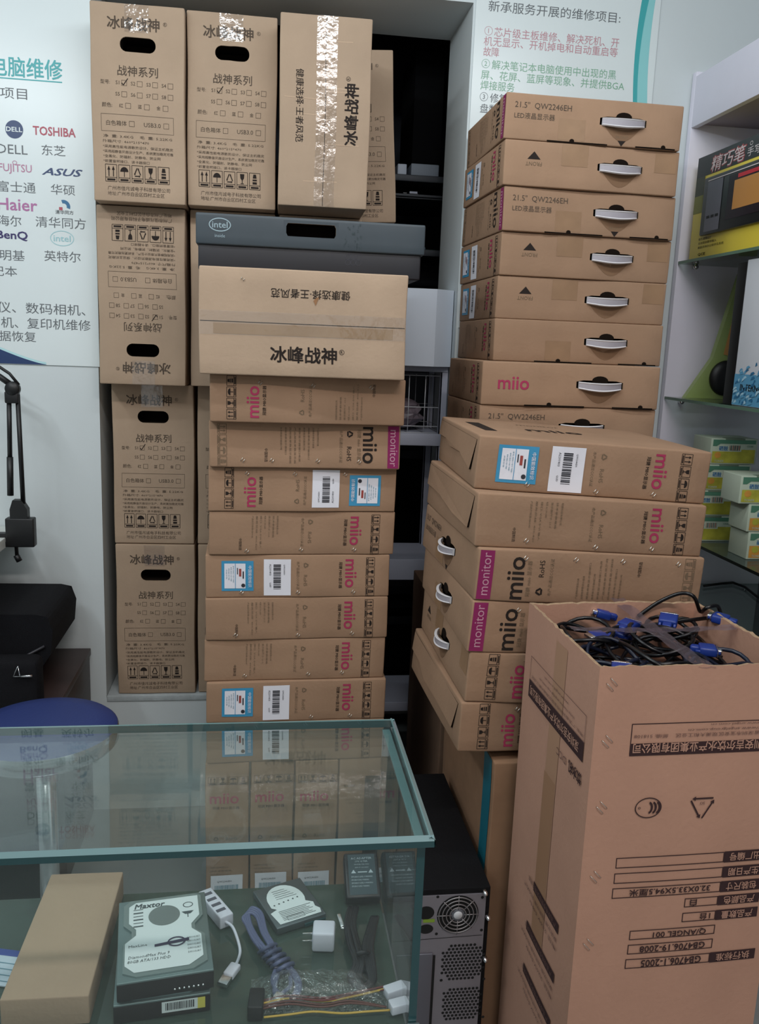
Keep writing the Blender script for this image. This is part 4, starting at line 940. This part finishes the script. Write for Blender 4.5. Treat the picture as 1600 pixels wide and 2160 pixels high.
for k in range(3):
    P0 = [(a+R3*math.cos(math.radians(-90+120*k)), b+R3*math.sin(math.radians(-90+120*k))) for k in range(3)]
    p, q = P0[k], P0[(k+1) % 3]; p2 = (p[0]+(q[0]-p[0])*.08, p[1]+(q[1]-p[1])*.08); q2 = (p[0]+(q[0]-p[0])*.78, p[1]+(q[1]-p[1])*.78); ff.line(p2, q2, .0026, CI, .0014)
    dx, dy = (q[0]-p[0])*.07, (q[1]-p[1])*.07; ff.poly([(q2[0]-dy*1.3, q2[1]+dx*1.3), (q2[0]+dx*2, q2[1]+dy*2), (q2[0]+dy*1.3, q2[1]-dx*1.3)], CI, .0014)
ff.text('SO', a, b+.004, width=.008, m=CI2, rot=180, n=.0014)
for (u0, v0, um, v1, ulab, lab, txt, tu, tw, two) in ((1298, 1801, 1524, 1826, 1610, '出厂编号', '', 0, 0, 0), (1294, 1833, 1521, 1858, 1606, '生产日期', '', 0, 0, 0), (1290, 1864, 1516, 1889, 1602, '包装尺寸', '32.0X33.5X94.5厘米', 1410, 195, 0), (1441, 1889, 1511, 1911, 1598, '产品颜色', '白', 1459, 16, 0), (1436, 1919, 1506, 1942, 1594, '产品数量', '1台', 1483, 26, 0), (1317, 2012, 1493, 2036, 1588, '执行标准', 'GB4706.1-2005', 1412, 148, 0)):
    zc_ = fr(u0, v0, um, v1); fr(um, v0-1, ulab, v1+1, CI, z=zc_); tx(lab, (um+ulab)/2, (v0+v1)/2, (ulab-um)-10, 19, CW, z=zc_, bold=.015)
    if txt: tx(txt, tu, (v0+v1)/2, tw, 17, bold=.02, z=zc_)
zc_ = fr(1326, 1953, 1504, 1976); tx('Q/ANGEL 001', 1430, 1964, 130, 15, bold=.02, z=zc_); zc_ = fr(1322, 1982, 1499, 2006); tx('GB4706.19-2008', 1415, 1994, 160, 15, bold=.02, z=zc_)
fs = Face(mb, lambda u, v, n: Vector((-n-.0027*math.sin(math.pi*min(max(u/BD, 0), 1))*math.sin(math.pi*v), BD-u, v)), BD, ZT)
v1 = hs(1229, 1585)[1]; fs.rect(.035, v1-.016, BD-.028, v1+.016, CI, .0014); fs.text('深圳安吉尔饮水产业集团有限公司', BD/2, v1, width=BD-.09, height=.017, m=CW, rot=180, n=.002, bold=.02)
fs.frame(.035, v1+.016, BD-.028, v1+.06, .0011, CI2, .0014)
for k in range(3): fs.text(('地址: 广东省深圳市宝安区观澜大和工业区', 'http://www.angelgroup.com.cn', 'www.angel.com.cn')[k], BD*.52, v1+.025+.012*k, width=BD*(.75, .5, .35)[k], height=.006, m=CI2, rot=180, n=.002, res=1)
fs.text('饮水机', BD*.84, v1-.045, width=.05, height=.02, m=CI, rot=180, n=.002, bold=.04); fs.text('DCC', BD*.66, v1-.045, width=.04, height=.012, m=CI2, rot=180, n=.002)
for (u, v, x0) in ((1186, 1985, .14), (1172, 2080, .12), (1156, 2160, .12)):
    vv = hs(u, v)[1]; fs.rect(x0, vv, BD-.06, vv+.018, CI, .0014); fs.text('产品规格参数额定电压频率', BD*.57, vv+.009, width=BD*.42, height=.011, m=CI2, rot=180, n=.002, res=1)
    fs.text('额定功率 加热功率 制冷方式', BD*.55, vv-.014, width=BD*.5, height=.008, m=CI2, rot=180, n=.002, res=1); fs.text('电压 220V 50Hz', BD*.6, vv-.03, width=BD*.4, height=.008, m=CI2, rot=180, n=.002, res=1)
TP2 = mat('old_tape_band', '#a07a5e', .5); fs.rect(BD*.46, .42, BD*.62, ZT-.02, mat('tape_long_band', '#ac866c', .5), .0006); fs.rect(BD*.45, .42, BD*.61, .74, TP2, .0008)  # two overlapping brown bands of old tape on the left face
mb.build('carton_body', t)
for (u, v) in ((1290, 1443), (1280, 1563), (1268, 1702), (1255, 1848), (1240, 1990)):
    a, b = hf(u, v); m2 = MB(); f2 = ff.on(m2)
    for o_ in (-.004, .004): m2.tube([f2.pt(a+o_*.7-.006, b+.006+o_, .0005), f2.pt(a+o_*.7-.004, b+.004+o_, .003), f2.pt(a+o_*.7+.004, b-.004+o_, .003), f2.pt(a+o_*.7+.006, b-.006+o_, .0005)], .0006, STL, 5)
    m2.build('staple', t)
Ti = Matrix.Rotation(-rzb, 4, 'Z') @ Matrix.Translation(-Vector((A.x, A.y, 0)))
HZ = film('old_tape_film', (.72, .70, .76, 1), .09, .2, bump=.3, bscale=60, fres=False, extra=.16, extracol='#9a8c98')
for (p, q, w_) in (((1205, 1326), (1557, 1322), .0115), ((1300, 1262), (1492, 1408), .014)):
    a, b = Ti @ atz(*p, ZT-.003), Ti @ atz(*q, ZT-.003); d_ = (b-a).normalized(); nrm = Vector((-d_.y, d_.x, 0)); m2 = MB(); vs = []
    for i in range(31):
        c_ = a+(b-a)*i/30; sg = -.004*math.sin(math.pi*i/30)
        for j in range(5): vs.append(c_+nrm*w_*(j-2)/2+Vector((0, 0, sg+.0012*math.sin(i*1.1+j*2))))
    m2.add(vs, [(i*5+j, i*5+j+1, (i+1)*5+j+1, (i+1)*5+j) for i in range(30) for j in range(4)], HZ, True); m2.build('packing_tape', t)
# VGA cables
VB = mat('vga_blue', '#1c3480', .35); CB = mat('cable_black', '#0c0c0f', .3); CBL = mat('cable_navy', '#141a2c', .35)
Tw = Matrix.Translation(Vector((A.x, A.y, 0))) @ Matrix.Rotation(rzb, 4, 'Z')
def vga_head(par, name, c, d, up=Vector((0, 0, 1))):
    d = d.normalized(); s_ = d.cross(up).normalized(); u2 = s_.cross(d); T = Matrix((( d.x, s_.x, u2.x, c.x), (d.y, s_.y, u2.y, c.y), (d.z, s_.z, u2.z, c.z), (0, 0, 0, 1)))
    mb = MB(); mb.rbox((0, -.016, -.0075), (.028, .016, .0075), VB, .004, T); mb.rbox((-.014, -.008, -.006), (.001, .008, .006), VB, .003, T)
    for q in (-.0125, .0125): mb.tube([T @ Vector((-.006, q, 0)), T @ Vector((.033, q, 0))], .0028, VB, 8)
    o = mb.build(name, par); o['label'] = 'blue plug'
    mb = MB(); mb.rbox((.028, -.0125, -.005), (.036, .0125, .005), MET, .002, T); mb.rbox((.0278, -.016, -.0065), (.0292, .016, .0065), MET, .0005, T)
    m3 = mb.build('plug_shell', o)
def vga(k, cx, cy, z, R1, R2, turns, ph, heads, mcol=CB, extra=None):
    t = thing('vga_cable', VL[k], 'cable', Tw @ Vector((cx, cy, z)), rzb, 'monitor cables in the open carton')
    r = random.Random(k*11+3); P = []; n = int(26*turns)
    for i in range(n+1):
        w = ph+2*math.pi*turns*i/n; R = 1+.18*math.sin(w*.37+k)+.1*math.sin(w*2.3+k*2)
        P.append(Vector((R1*R*math.cos(w), R2*R*math.sin(w), .012*math.sin(w*1.7+k)+.006*math.sin(w*.6+k*3))))
    if extra: P = extra+P
    mb = MB(); mb.tube(P, .0036, mcol, 7); mb.build('cord', t)
    for (dx, dy, dz, ang, el) in heads:
        c = Vector((dx, dy, dz)); d = Vector((math.cos(ang), math.sin(ang), el)); vga_head(t, 'plug', c, d)
VL = ['monitor cable with a blue plug near the far left rim of the open carton', 'monitor cable coiled at the left of the open carton under the tape', 'monitor cable coiled in the middle of the open carton, black loops',
      'monitor cable with blue plug at the far right of the open carton', 'monitor cable with a bright plug end at the near right of the open carton', 'black cable looping up over the far rim of the open carton',
      'navy monitor cable low at the near left corner of the open carton', 'monitor cable low in the far middle of the open carton', 'monitor cable low in the near middle of the open carton', 'monitor cable low at the right wall of the open carton']
def lp(u, v, z): return Ti @ atz(u, v, z)
def rel(u, v, z, cx, cy, zz_): p = lp(u, v, z); return p.x-cx, p.y-cy, z-zz_
vga(6, .075, .09, .925, .048, .06, 3.2, .5, [(-.01, -.03, .03, 1.2, .2)], CBL)
vga(7, .17, .24, .925, .07, .055, 3.3, 1.5, [(.0, .02, .02, 2.2, 0)]); vga(8, .18, .09, .925, .075, .055, 3.4, 2.5, [(.02, -.02, .02, .3, .1)], CBL); vga(9, .262, .16, .93, .035, .11, 3.2, .1, [])
a = rel(1262, 1306, .962, .08, .24, .955); vga(0, .08, .24, .955, .05, .055, 2.6, 0, [(a[0]+.02, a[1], .014, 3.0, .25)])
a = rel(1262, 1352, .955, .085, .14, .953); vga(1, .085, .14, .953, .052, .05, 2.7, 1, [(a[0]+.012, a[1], .010, 3.3, 0)], CBL)
vga(2, .165, .15, .955, .06, .085, 3.1, 2, [(-.015, .09, .015, .6, .1)])
a = rel(1530, 1305, .985, .25, .25, .96); vga(3, .25, .25, .96, .04, .05, 2.6, 3, [(a[0], a[1]-.01, .024, 2.4, .1)])
a = rel(1490, 1392, .95, .235, .08, .952); vga(4, .235, .08, .952, .055, .048, 2.7, .7, [(a[0]-.01, a[1]+.012, .013, -.4, 0)], CBL)
ex = [Vector((Ti @ atz(u, v, z)))-Vector((.2, .2, .962)) for u, v, z in ((1345, 1300, .968), (1385, 1272, .995), (1432, 1252, 1.018), (1462, 1258, 1.018), (1476, 1290, .985), (1490, 1282, .998), (1512, 1278, 1.0), (1521, 1300, .98))]
def smooth(P, n=5):
    out = []
    for i in range(len(P)-1):
        p0, p1, p2, p3 = P[max(i-1, 0)], P[i], P[i+1], P[min(i+2, len(P)-1)]
        for k in range(n):
            t_ = k/n; out.append(.5*((2*p1)+(p2-p0)*t_+(2*p0-5*p1+4*p2-p3)*t_*t_+(3*p1-p0-3*p2+p3)*t_**3))
    return out+[P[-1]]
vga(5, .2, .2, .962, .05, .05, 2.2, 2, [(.03, .04, .012, 1.0, .3)], CB, smooth(ex))

# ================================================================== glass counter
GL = film('counter_glass', (.94, .97, .965, 1), 1.5, .012, extra=.02, extracol='#9fb5b5')
GTOP = film('counter_top_glass', (.88, .94, .93, 1), 1.52, .02, extra=.07, extracol='#7f9494')
GE = mat('glass_edge_dark', '#1c4347', .12, spec=.8); GEP = mat('glass_edge_pale', '#6c898c', .12, spec=.8)
GSHF = film('counter_shelf_glass', (.30, .38, .36, 1), 1.5, .05, extra=.5, extracol='#53675d', bump=.05, bscale=8)
t = thing('glass_counter', 'glass display counter with thick teal-edged top in the left foreground', 'counter', (0, .774, 0))
X0, X1, TZ, TH_ = -1.3, .179, .950, .011; DP = .286
mb = MB(); ch = .005
mb.add([(X0, ch, TZ), (X1-ch, ch, TZ), (X1-ch, DP-ch, TZ), (X0, DP-ch, TZ)], [(0, 1, 2, 3)], GTOP); mb.add([(X0, ch, TZ-TH_), (X1-ch, ch, TZ-TH_), (X1-ch, DP-ch, TZ-TH_), (X0, DP-ch, TZ-TH_)], [(3, 2, 1, 0)], GL)
o = mb.build('top_pane', t)
mb = MB(); pr = [(0, TZ-.004), (ch, TZ), (ch+.0015, TZ-.001), (ch+.0015, TZ-TH_), (0, TZ-TH_)]
def strip(fn, a0, a1):
    vs = [fn(a0, y, z) for y, z in pr]+[fn(a1, y, z) for y, z in pr]; n = len(pr)
    mb.add(vs, [(0, 1, n+1, n), (1, 2, n+2, n+1)], GEP); mb.add(vs, [(2, 3, n+3, n+2), (3, 4, n+4, n+3), (4, 0, n, n+4)], GE)
strip(lambda s_, y, z: (s_, y, z), X0, X1-ch*.3); strip(lambda s_, y, z: (s_, DP-y, z), X0, X1-ch*.3); strip(lambda s_, y, z: (X1-y, s_, z), ch*.3, DP-ch*.3)
mb.build('polished_edge', t)['label'] = 'teal polished glass edge'
def pane(name, p0, p1, edges=()):
    mb = MB(); mb.box(p0, p1, GL)
    for e in edges: mb.box(e[0], e[1], GE if len(e) < 3 else e[2])
    return mb.build(name, t)
xo = .170; zb_ = .10; zt_ = TZ-TH_-.0005
pane('front_pane', (X0, .010, zb_), (xo-.0085, .016, zt_)); pane('back_pane', (X0, DP-.016, zb_), (xo-.0085, DP-.010, zt_))
pane('side_pane', (xo-.008, .010, zb_), (xo, DP-.010, zt_), [((xo-.0082, .0092, zb_), (xo+.0003, .0100, zt_)), ((xo-.0082, DP-.010, zb_), (xo+.0003, DP-.0095, zt_)), ((xo-.009, .012, zt_-.003), (xo+.0008, DP-.012, zt_), GEP)])
mb = MB(); mb.box((X0, .018, .708), (xo-.010, DP-.018, .716), GSHF); mb.box((X0, .0172, .708), (xo-.010, .018, .716), GE); mb.build('shelf', t)
mb = MB(); mb.rbox((xo-.010, .0, .716), (xo+.004, .0092, .726), mat('shelf_clip_metal', '#6f8488', .3, .5), .002); mb.build('shelf_clip', t)
part('lower_shelf', (X0, .018, .40), (xo-.010, DP-.018, .408), mat('lower_shelf', '#22302e', .3), t)
part('base', (X0, .005, 0), (xo, DP-.005, .0995), mat('counter_base', '#3a3c40', .5), t)
SZ = .7168
def sp(u, v, z=SZ): return atz(u, v, z)
# long brown box
zt = .752; c = [sp(0, 2107, zt), sp(188, 2099, zt), sp(263, 1833, zt), sp(118, 1839, zt)]
y0 = .800; w0 = (c[1]-c[0]).length
mb = MB(); ang = math.atan2(-(c[2].x-c[1].x), c[2].y-c[1].y); L = min((c[2]-c[1]).length, .218)
ct = Carton('long_carton', 'long plain brown carton inside the counter at the left', 'box', (c[1].x-w0*math.cos(ang*.4), max(c[1].y, .806), SZ), math.degrees(ang)*.55, (w0, L, zt-SZ), KR, None, 0, None, 150, r=.002, amp=.0004); ct.done()
# leaflet
p = sp(-2, 2082); mb = MB(); mb.box((-.10, 0, 0), (.022, .045, .0015), mat('leaflet_paper', '#c3d3e0', .5)); mb.rbox((-.10, .045, 0), (.022, .055, .002), mat('leaflet_blue', '#3b4f96', .5), .0004)
f = Face(mb, lambda u, v, n: Vector((u, v, .0015+n)), .02, .04); 
for k in range(4): f.line((-.09, .008+.009*k), (.012, .006+.009*k), .0012, BLU2, .0004)
o = mb.build('leaflet'); o.location = (p.x+.002, max(p.y, .80), SZ+.0003); o.rotation_euler = (0, 0, -.25); tag(o, 'white and blue printed leaflet at the left end of the counter shelf', 'leaflet')
# hard drives
ALU = mat('drive_alu', '#7e9090', .35, .6); ALUD = mat('drive_black', '#1a1618', .5); DLB = mat('drive_label', '#dfe9ea', .45); DIN = mat('drive_ink', '#4a5458', .5); DPV = mat('drive_violet', '#3a3450', .5)
def hdd(label, loc_, rz, top=True):
    t = thing('hard_drive', label, 'hard drive', loc_, rz, 'hard drives in the counter'); W, L, H = .1016, .138, .0261
    mb = MB(); mb.rbox((0, 0, 0), (W, L, H-.004), ALUD, .0015); mb.build('housing', t)
    mb = MB(); mb.rbox((0, 0, H-.006), (W, L, H-.003), ALU, .001)
    mb.prism([(.006, .012), (.02, .004), (.08, .004), (.096, .014), (.096, .058), (.086, .068), (.086, .078), (.096, .092), (.096, .129), (.088, .134), (.014, .134), (.006, .126), (.006, .09), (.015, .078), (.015, .068), (.006, .058)], H-.003, H-.0008, mat('drive_alu_raised', '#95a6a6', .3, .6)); mb.build('cover', t)
    for (x, y) in ((.003, .003), (.0985, .003), (.003, .135), (.0985, .135), (.0985, .073)):
        pass
    if top:
        mb = MB(); f = Face(mb, lambda u, v, n: Vector((u, v, H-.0008+n)), W, L)
        f.poly([(.008, .022), (.018, .010), (.076, .010), (.092, .022), (.092, .058), (.082, .070), (.082, .078), (.092, .092), (.092, .129), (.020, .129), (.012, .122), (.012, .092), (.020, .080), (.020, .070), (.008, .058)], DLB, .0004)
        f.text('Maxtor', .036, .121, width=.034, height=.0085, m=DIN, bold=.03, n=.0007, shear=.2)
        f.disc(.052, .099, .018, .018, mat('drive_disc', '#8a9696', .35, .5), .0008, 32)
        for k in range(6): f.line((.017, .115-.006*k), (.028, .115-.006*k), .002 if k % 2 else .001, DIN, .0007)
        f.arc(.080, .113, .006, .005, .001, DIN, n=.0007); f.poly([(.072, .101), (.086, .101), (.082, .096), (.076, .096)], DIN, .0007); f.line((.079, .096), (.079, .090), .001, DIN, .0007)
        f.poly([(.040, .046), (.078, .049), (.078, .054), (.040, .050)], DPV, .0009); f.arc(.064, .050, .010, .008, .0018, DPV, n=.0011); f.text('MaxLine', .022, .052, width=.02, height=.004, m=DIN, n=.0007, res=1)
        f.text('DiamondMax Plus 9', .034, .034, width=.044, height=.0045, m=DIN, n=.0007, shear=.2, res=1); f.text('80GB ATA/133 HDD', .034, .027, width=.046, height=.0045, m=DIN, n=.0007, shear=.2, res=1)
        for k in range(5): f.text('E-H011-02-3817', .083, .054-.006*k, width=.014, height=.003, m=DIN, n=.0007, res=1)
        mb.build('label', t)['label'] = 'white printed drive label'
        mb = MB()
        for k in range(7): mb.lathe([(0, .002), (.0012, .002), (.0012, 0)], MET, n=8, T=Matrix.Translation((.060+.005*k, .0, .007)) @ Matrix.Rotation(math.pi/2, 4, 'X'))
        mb.build('pins', t)
    else:
        mb = MB(); f = Face(mb, lambda u, v, n: Vector((u, -n, v)), W, H); f.rect(.05, .006, .088, .0195, DLB, .0005); f.rect(.088, .006, .096, .0195, mat('sticker_yellow', '#d8cf5a', .5), .0006)
        r = random.Random(1); x = .054
        while x < .084: q = r.choice((.0006, .001, .0014)); f.rect(x, .009, x+q, .018, BAR, .001, 1); x += q+.0009
        mb.build('sticker', t)['label'] = 'white and yellow barcode sticker'
    return t
zt = SZ+.0265*2; q = sp(245, 2072, zt); q2 = sp(450, 2040, zt); rz = math.atan2(q2.y-q.y, q2.x-q.x)
yq = max(q.y, .802)
hdd('lower hard drive of the pair, barcode sticker on its front end', (q.x-.004, yq+.001, SZ+.0003), rz*.8, False)
hdd('upper hard drive with a large white notched label', (q.x, yq, SZ+.0272), rz)
# USB hub
t = thing('usb_hub', 'white four-port hub with a short white lead beside the hard drives', 'hub', (0, 0, 0)); WPL = mat('white_gloss_plastic', '#d8dae6', .3)
zt = SZ+.018; a, b, c, d = sp(417, 1881, zt), sp(447, 1871, zt), sp(494, 1927, zt), sp(464, 1937, zt)
t.location = (d.x, d.y, SZ); ax = (a-d); Lh = ax.length; axn = ax/Lh; sd = Vector((-axn.y, axn.x, 0))*-1
T = Matrix(((sd.x, axn.x, 0, 0), (sd.y, axn.y, 0, 0), (0, 0, 1, 0), (0, 0, 0, 1)))
wH = (c-d).dot(sd)
mb = MB(); mb.rbox((0, 0, .001), (abs(wH), Lh, .018), WPL, .002, T); mb.build('hub_body', t)
for k in range(4):
    mb = MB(); mb.box((.002, Lh*(.18+.2*k), .0178), (abs(wH)*.75, Lh*(.18+.2*k)+.005, .0186), mat('port_grey', '#5a5a66', .4), T); mb.build('port', t)
mb = MB(); Pc = [Vector(sp(u, v, SZ+z_))-Vector(t.location) for u, v, z_ in ((474, 1944, .009), (490, 1955, .01), (502, 1985, .006), (506, 2010, .004), (498, 2034, .005))]; mb.tube(smooth(Pc), .0019, WPL, 8); mb.build('lead', t)
p1, p2, p3 = [Vector(sp(u, v, SZ+.006))-Vector(t.location) for u, v in ((498, 2036), (480, 2060), (468, 2078))]
def bar(mb, p, q, w, h_, m, r_=.001):
    d_ = (q-p); l = d_.length; d_.normalize(); s_ = d_.cross(Vector((0, 0, 1))).normalized(); u2 = s_.cross(d_)
    T = Matrix(((d_.x, s_.x, u2.x, p.x), (d_.y, s_.y, u2.y, p.y), (d_.z, s_.z, u2.z, p.z), (0, 0, 0, 1))); mb.rbox((0, -w/2, -h_/2), (l, w/2, h_/2), m, r_, T)
mb = MB(); bar(mb, p1, p2, .013, .008, WPL, .002); o = mb.build('plug', t); mb = MB(); bar(mb, p2, p3, .012, .0045, MET, .0005); mb.build('plug_shell', o)
# 2.5 inch drive
t = thing('laptop_drive', 'small laptop hard drive with a white label, propped behind the cable bundle', 'hard drive', (0, 0, 0)); zt = SZ+.012
a, b, c = sp(584, 1957, zt), sp(688, 1924, zt), sp(529, 1878, zt); t.location = (a.x, a.y, SZ+.0008); e1 = (b-a).normalized(); W2 = min((b-a).length, .075); e2 = Vector((-e1.y, e1.x, 0)); L2 = min((c-a).length, .095)
T = Matrix(((e1.x, e2.x, 0, 0), (e1.y, e2.y, 0, 0), (0, 0, 1, 0), (0, 0, 0, 1)))
mb = MB(); mb.rbox((0, 0, 0), (W2, L2, .0095), mat('laptop_drive_metal', '#6c767a', .35, .7), .0012, T); mb.rbox((W2*.55, -.002, .001), (W2*.98, .001, .005), GE, .0003, T); mb.build('housing', t)
mb = MB(); f = Face(mb, lambda u, v, n: T @ Vector((u*W2, v*L2, .0095+n)), 1, 1)
f.poly([(.10, .06), (.93, .06), (.96, .16), (.90, .24), (.92, .34), (.80, .42)]+[(.48+.36*math.cos(math.radians(w)), .58+.36*math.sin(math.radians(w))) for w in range(-10, 181, 15)]+[(.12, .46), (.20, .40), (.05, .35)], DLB, .0005)
for k in range(7): f.line((.2, .12+.035*k), (.85-.05*(k % 3), .12+.035*k), .008, DIN, .0009)
for k in range(5): f.line((.3, .62+.05*k), (.72-.04*k, .62+.05*k), .007, DIN, .0009)
for k in range(6): f.disc(.2+.1*k, .5+.01*k, .018, .015, DIN, .0009, 8)
f.frame(.28, .09, .62, .18, .006, DIN, .0009)
mb.build('label', t)['label'] = 'white printed drive label'
# blue-grey cable bundle
CG = mat('cable_bluegrey', '#5d6485', .35)
t = thing('cable_bundle', 'blue-grey coiled cable with a silver connector in the counter', 'cable', tuple(sp(575, 2020))); t.location.z = SZ; o0 = Vector(t.location)
def rp(u, v, h_): return Vector(sp(u, v, SZ+h_))-o0
mb = MB()
for k in range(4):
    e = k*3-4; P = [rp(567+e, 2015, .010+.003*(k % 2)), rp(541+e*1.2, 1985, .012), rp(524+e, 1952, .01), rp(518+e*1.3, 1932-e, .012), rp(530+e*.5, 1921-e*1.2, .013), rp(546+e, 1932-e, .012), rp(556+e, 1965, .013), rp(572+e, 1995, .014), rp(586+e*.8, 2030, .012)]
    mb.tube(smooth(P), .0024, CG, 8)
for k in range(3):
    e = k*4-4; P = [rp(585+e, 2045, .012), rp(578+e, 2070, .009), rp(583-e, 2095, .006), rp(603, 2108+e, .006), rp(622+e, 2100, .007), rp(629+e, 2078, .009), rp(620+e, 2055, .012), rp(606+e, 2040, .014)]
    mb.tube(smooth(P), .0024, CG, 8)
for k in range(5):
    u, v = 560+9*k, 2003+10*k; P = [rp(u-14, v+7, .004), rp(u-6, v+1, .020), rp(u+10, v-8, .022), rp(u+22, v-10, .006), rp(u+8, v+6, .003), rp(u-12, v+9, .003)]; mb.tube(smooth(P), .0024, CG, 8)
P = [rp(612, 2060, .012), rp(612, 2080, .010), rp(600, 2092, .009), rp(592, 2098, .009)]; mb.tube(smooth(P), .0024, CG, 8); mb.build('cord', t)
mb = MB(); bar(mb, rp(592, 2096, .009), rp(572, 2130, .007), .011, .007, MET, .002); mb.build('connector', t)['label'] = 'silver connector'
# charger cube
t = thing('wall_charger', 'small white cube wall charger lying on the counter shelf', 'charger', tuple(sp(657, 2010))); t.location.z = SZ; o0 = Vector(t.location)
mb = MB(); mb.rbox((0, 0, .0005), (.027, .027, .026), WPL, .003, Matrix.Rotation(-.12, 4, 'Z')); mb.build('charger_body', t)
for v in (.009, .019): part('prong', (-.011, .008, v), (.001, .0095, v+.002), MET, t, .0003)
# adapter with cord
t = thing('power_adapter', 'black power adapter with printed label and bundled cord', 'adapter', tuple(sp(728, 1912))); t.location.z = SZ; o0 = Vector(t.location)
ADB = mat('adapter_black', '#16161a', .4); TLT = Matrix.Rotation(math.radians(30), 4, 'X')
mb = MB(); mb.rbox((0, .0, .001), (.046, .062, .022), ADB, .003, TLT); mb.build('adapter_body', t)
mb = MB(); f = Face(mb, lambda u, v, n: TLT @ Vector((u*.82, v*.7, .022+n)), .056, .088); f.rect(.006, .006, .050, .084, mat('adapter_label', '#34464d', .4), .0004, 1)
ALT = mat('adapter_print', '#aebcc2', .5)
f.text('AC ADAPTER', .028, .076, width=.034, m=ALT, n=.0008, res=1)
for k, (w_, s_) in enumerate(((.02, '19V 4.74A'), (.024, 'MODEL PA-1900'), (.022, 'INPUT 100-240V'))): f.text(s_, .028, .070-.006*k, width=w_, m=ALT, n=.0008, res=1)
f.poly([(.010, .047), (.018, .047), (.014, .054)], ALT, .0008); f.poly([(.038, .047), (.046, .047), (.042, .054)], ALT, .0008); f.rect(.021, .048, .036, .050, ALT, .0008, 1)
for k in range(4): f.text('EFFICIENCY LEVEL V WARNING', .010, .040-.006*k, width=.034-.006*(k % 2), height=.0028, al='L', m=ALT, n=.0008, res=1)
mb.build('label', t)['label'] = 'dark label with pale print'
mb = MB()
for k in range(5):
    e = (k-2)*4; P = [rp(745+e, 1915, .012), rp(738+e, 1950, .016), rp(745+e*1.2, 1990, .013+.003*(k % 2)), rp(757+e, 2030, .014), rp(748+e*1.5, 2062, .008), rp(762+e, 2083, .006), rp(784+e*.6, 2070, .008), rp(780+e, 2035, .012), rp(775+e, 2000, .014), rp(782+e*.8, 1965, .012), rp(790+e*.6, 1935, .01)]
    mb.tube(smooth(P), .0030, ADB, 7)
P = [rp(750+3, 2012, .02), rp(770, 2008, .022), rp(782, 2014, .006), rp(765, 2020, .003), rp(748, 2016, .006)]; mb.tube(smooth(P), .0028, ADB, 7); mb.build('cord', t)
mb = MB(); bar(mb, rp(733, 1958, .012), rp(718, 1958, .012), .0035, .0035, MET, .001); bar(mb, rp(722, 1957, .013), rp(714, 1930, .016), .005, .005, MET, .001); mb.build('dc_plug', t)['label'] = 'silver barrel plug'
# molex lead in a bag
t = thing('power_lead', 'internal power lead with white connectors, in clear bag at the front', 'cable', tuple(sp(540, 2140))); t.location.z = SZ; o0 = Vector(t.location)
def clampy(p): p = Vector(p); p.y = max(p.y, .803-o0.y); return p
BR = mat('wire_brown', '#5c332c', .5); YW = mat('wire_yellow', '#c9a544', .45); RW = mat('wire_dark_red', '#6a2c2c', .5)
zt = .010
mb = MB(); bar(mb, clampy(rp(524, 2118, .010)), clampy(rp(556, 2118, .010)), .030, .018, BLK, .002); mb.build('black_connector', t)
for m_, off in ((BR, 0), (YW, 1), (RW, 2)):
    mb = MB()
    for q in (0, 1):
        P = [clampy(rp(552, 2128-off*6-q*5, .010)), clampy(rp(610, 2118-off*6-q*6, .012)), clampy(rp(680, 2124-off*7-q*5, .010+.002*off)), clampy(rp(740, 2116-off*8-q*5, .012)), clampy(rp(815, 2096-off*5-q*6 if off else 2128, .012))]
        if m_ is YW and q == 0: P = [clampy(rp(u, v, .008)) for u, v in ((556, 2146), (610, 2140), (660, 2134), (720, 2140), (770, 2141), (822, 2132))]
        mb.tube(smooth(P), .0012, m_, 6)
    mb.build('wire', t)
for (u0, v0, u1, v1) in ((812, 2096, 852, 2082), (822, 2126, 860, 2116)):
    mb = MB(); bar(mb, clampy(rp(u0, v0, .010)), clampy(rp(u1, v1, .010)), .0135, .011, WPL, .0015); mb.build('white_connector', t)
BG = film('bag_film', (.93, .95, .95, 1), .16, .12, bump=.9, bscale=90, fres=False, extra=.03)
mb = MB(); nx, ny = 30, 12; vs = []
p0, p1, p2, p3 = sp(526, 2142, SZ), sp(850, 2136, SZ), sp(690, 2072, SZ), sp(530, 2068, SZ)
for j in range(ny+1):
    for i in range(nx+1):
        s_, q = i/nx, j/ny; a = p0.lerp(p1, s_); b = p3.lerp(sp(800, 2070, SZ), s_); p = a.lerp(b, q); p.y = max(p.y, .8005)
        e = min(s_, 1-s_, q, 1-q)*4; p.z = SZ+.0015+min(e, 1)*(.024+.004*noise.noise(Vector((i*.6, j*.7, 1)))); vs.append(p-o0)
mb.add(vs, [(j*(nx+1)+i, j*(nx+1)+i+1, (j+1)*(nx+1)+i+1, (j+1)*(nx+1)+i) for j in range(ny) for i in range(nx)], BG, True)
o = mb.build('plastic_bag'); o.location = o0; tag(o, 'clear crinkled plastic bag over the internal power lead', 'bag')
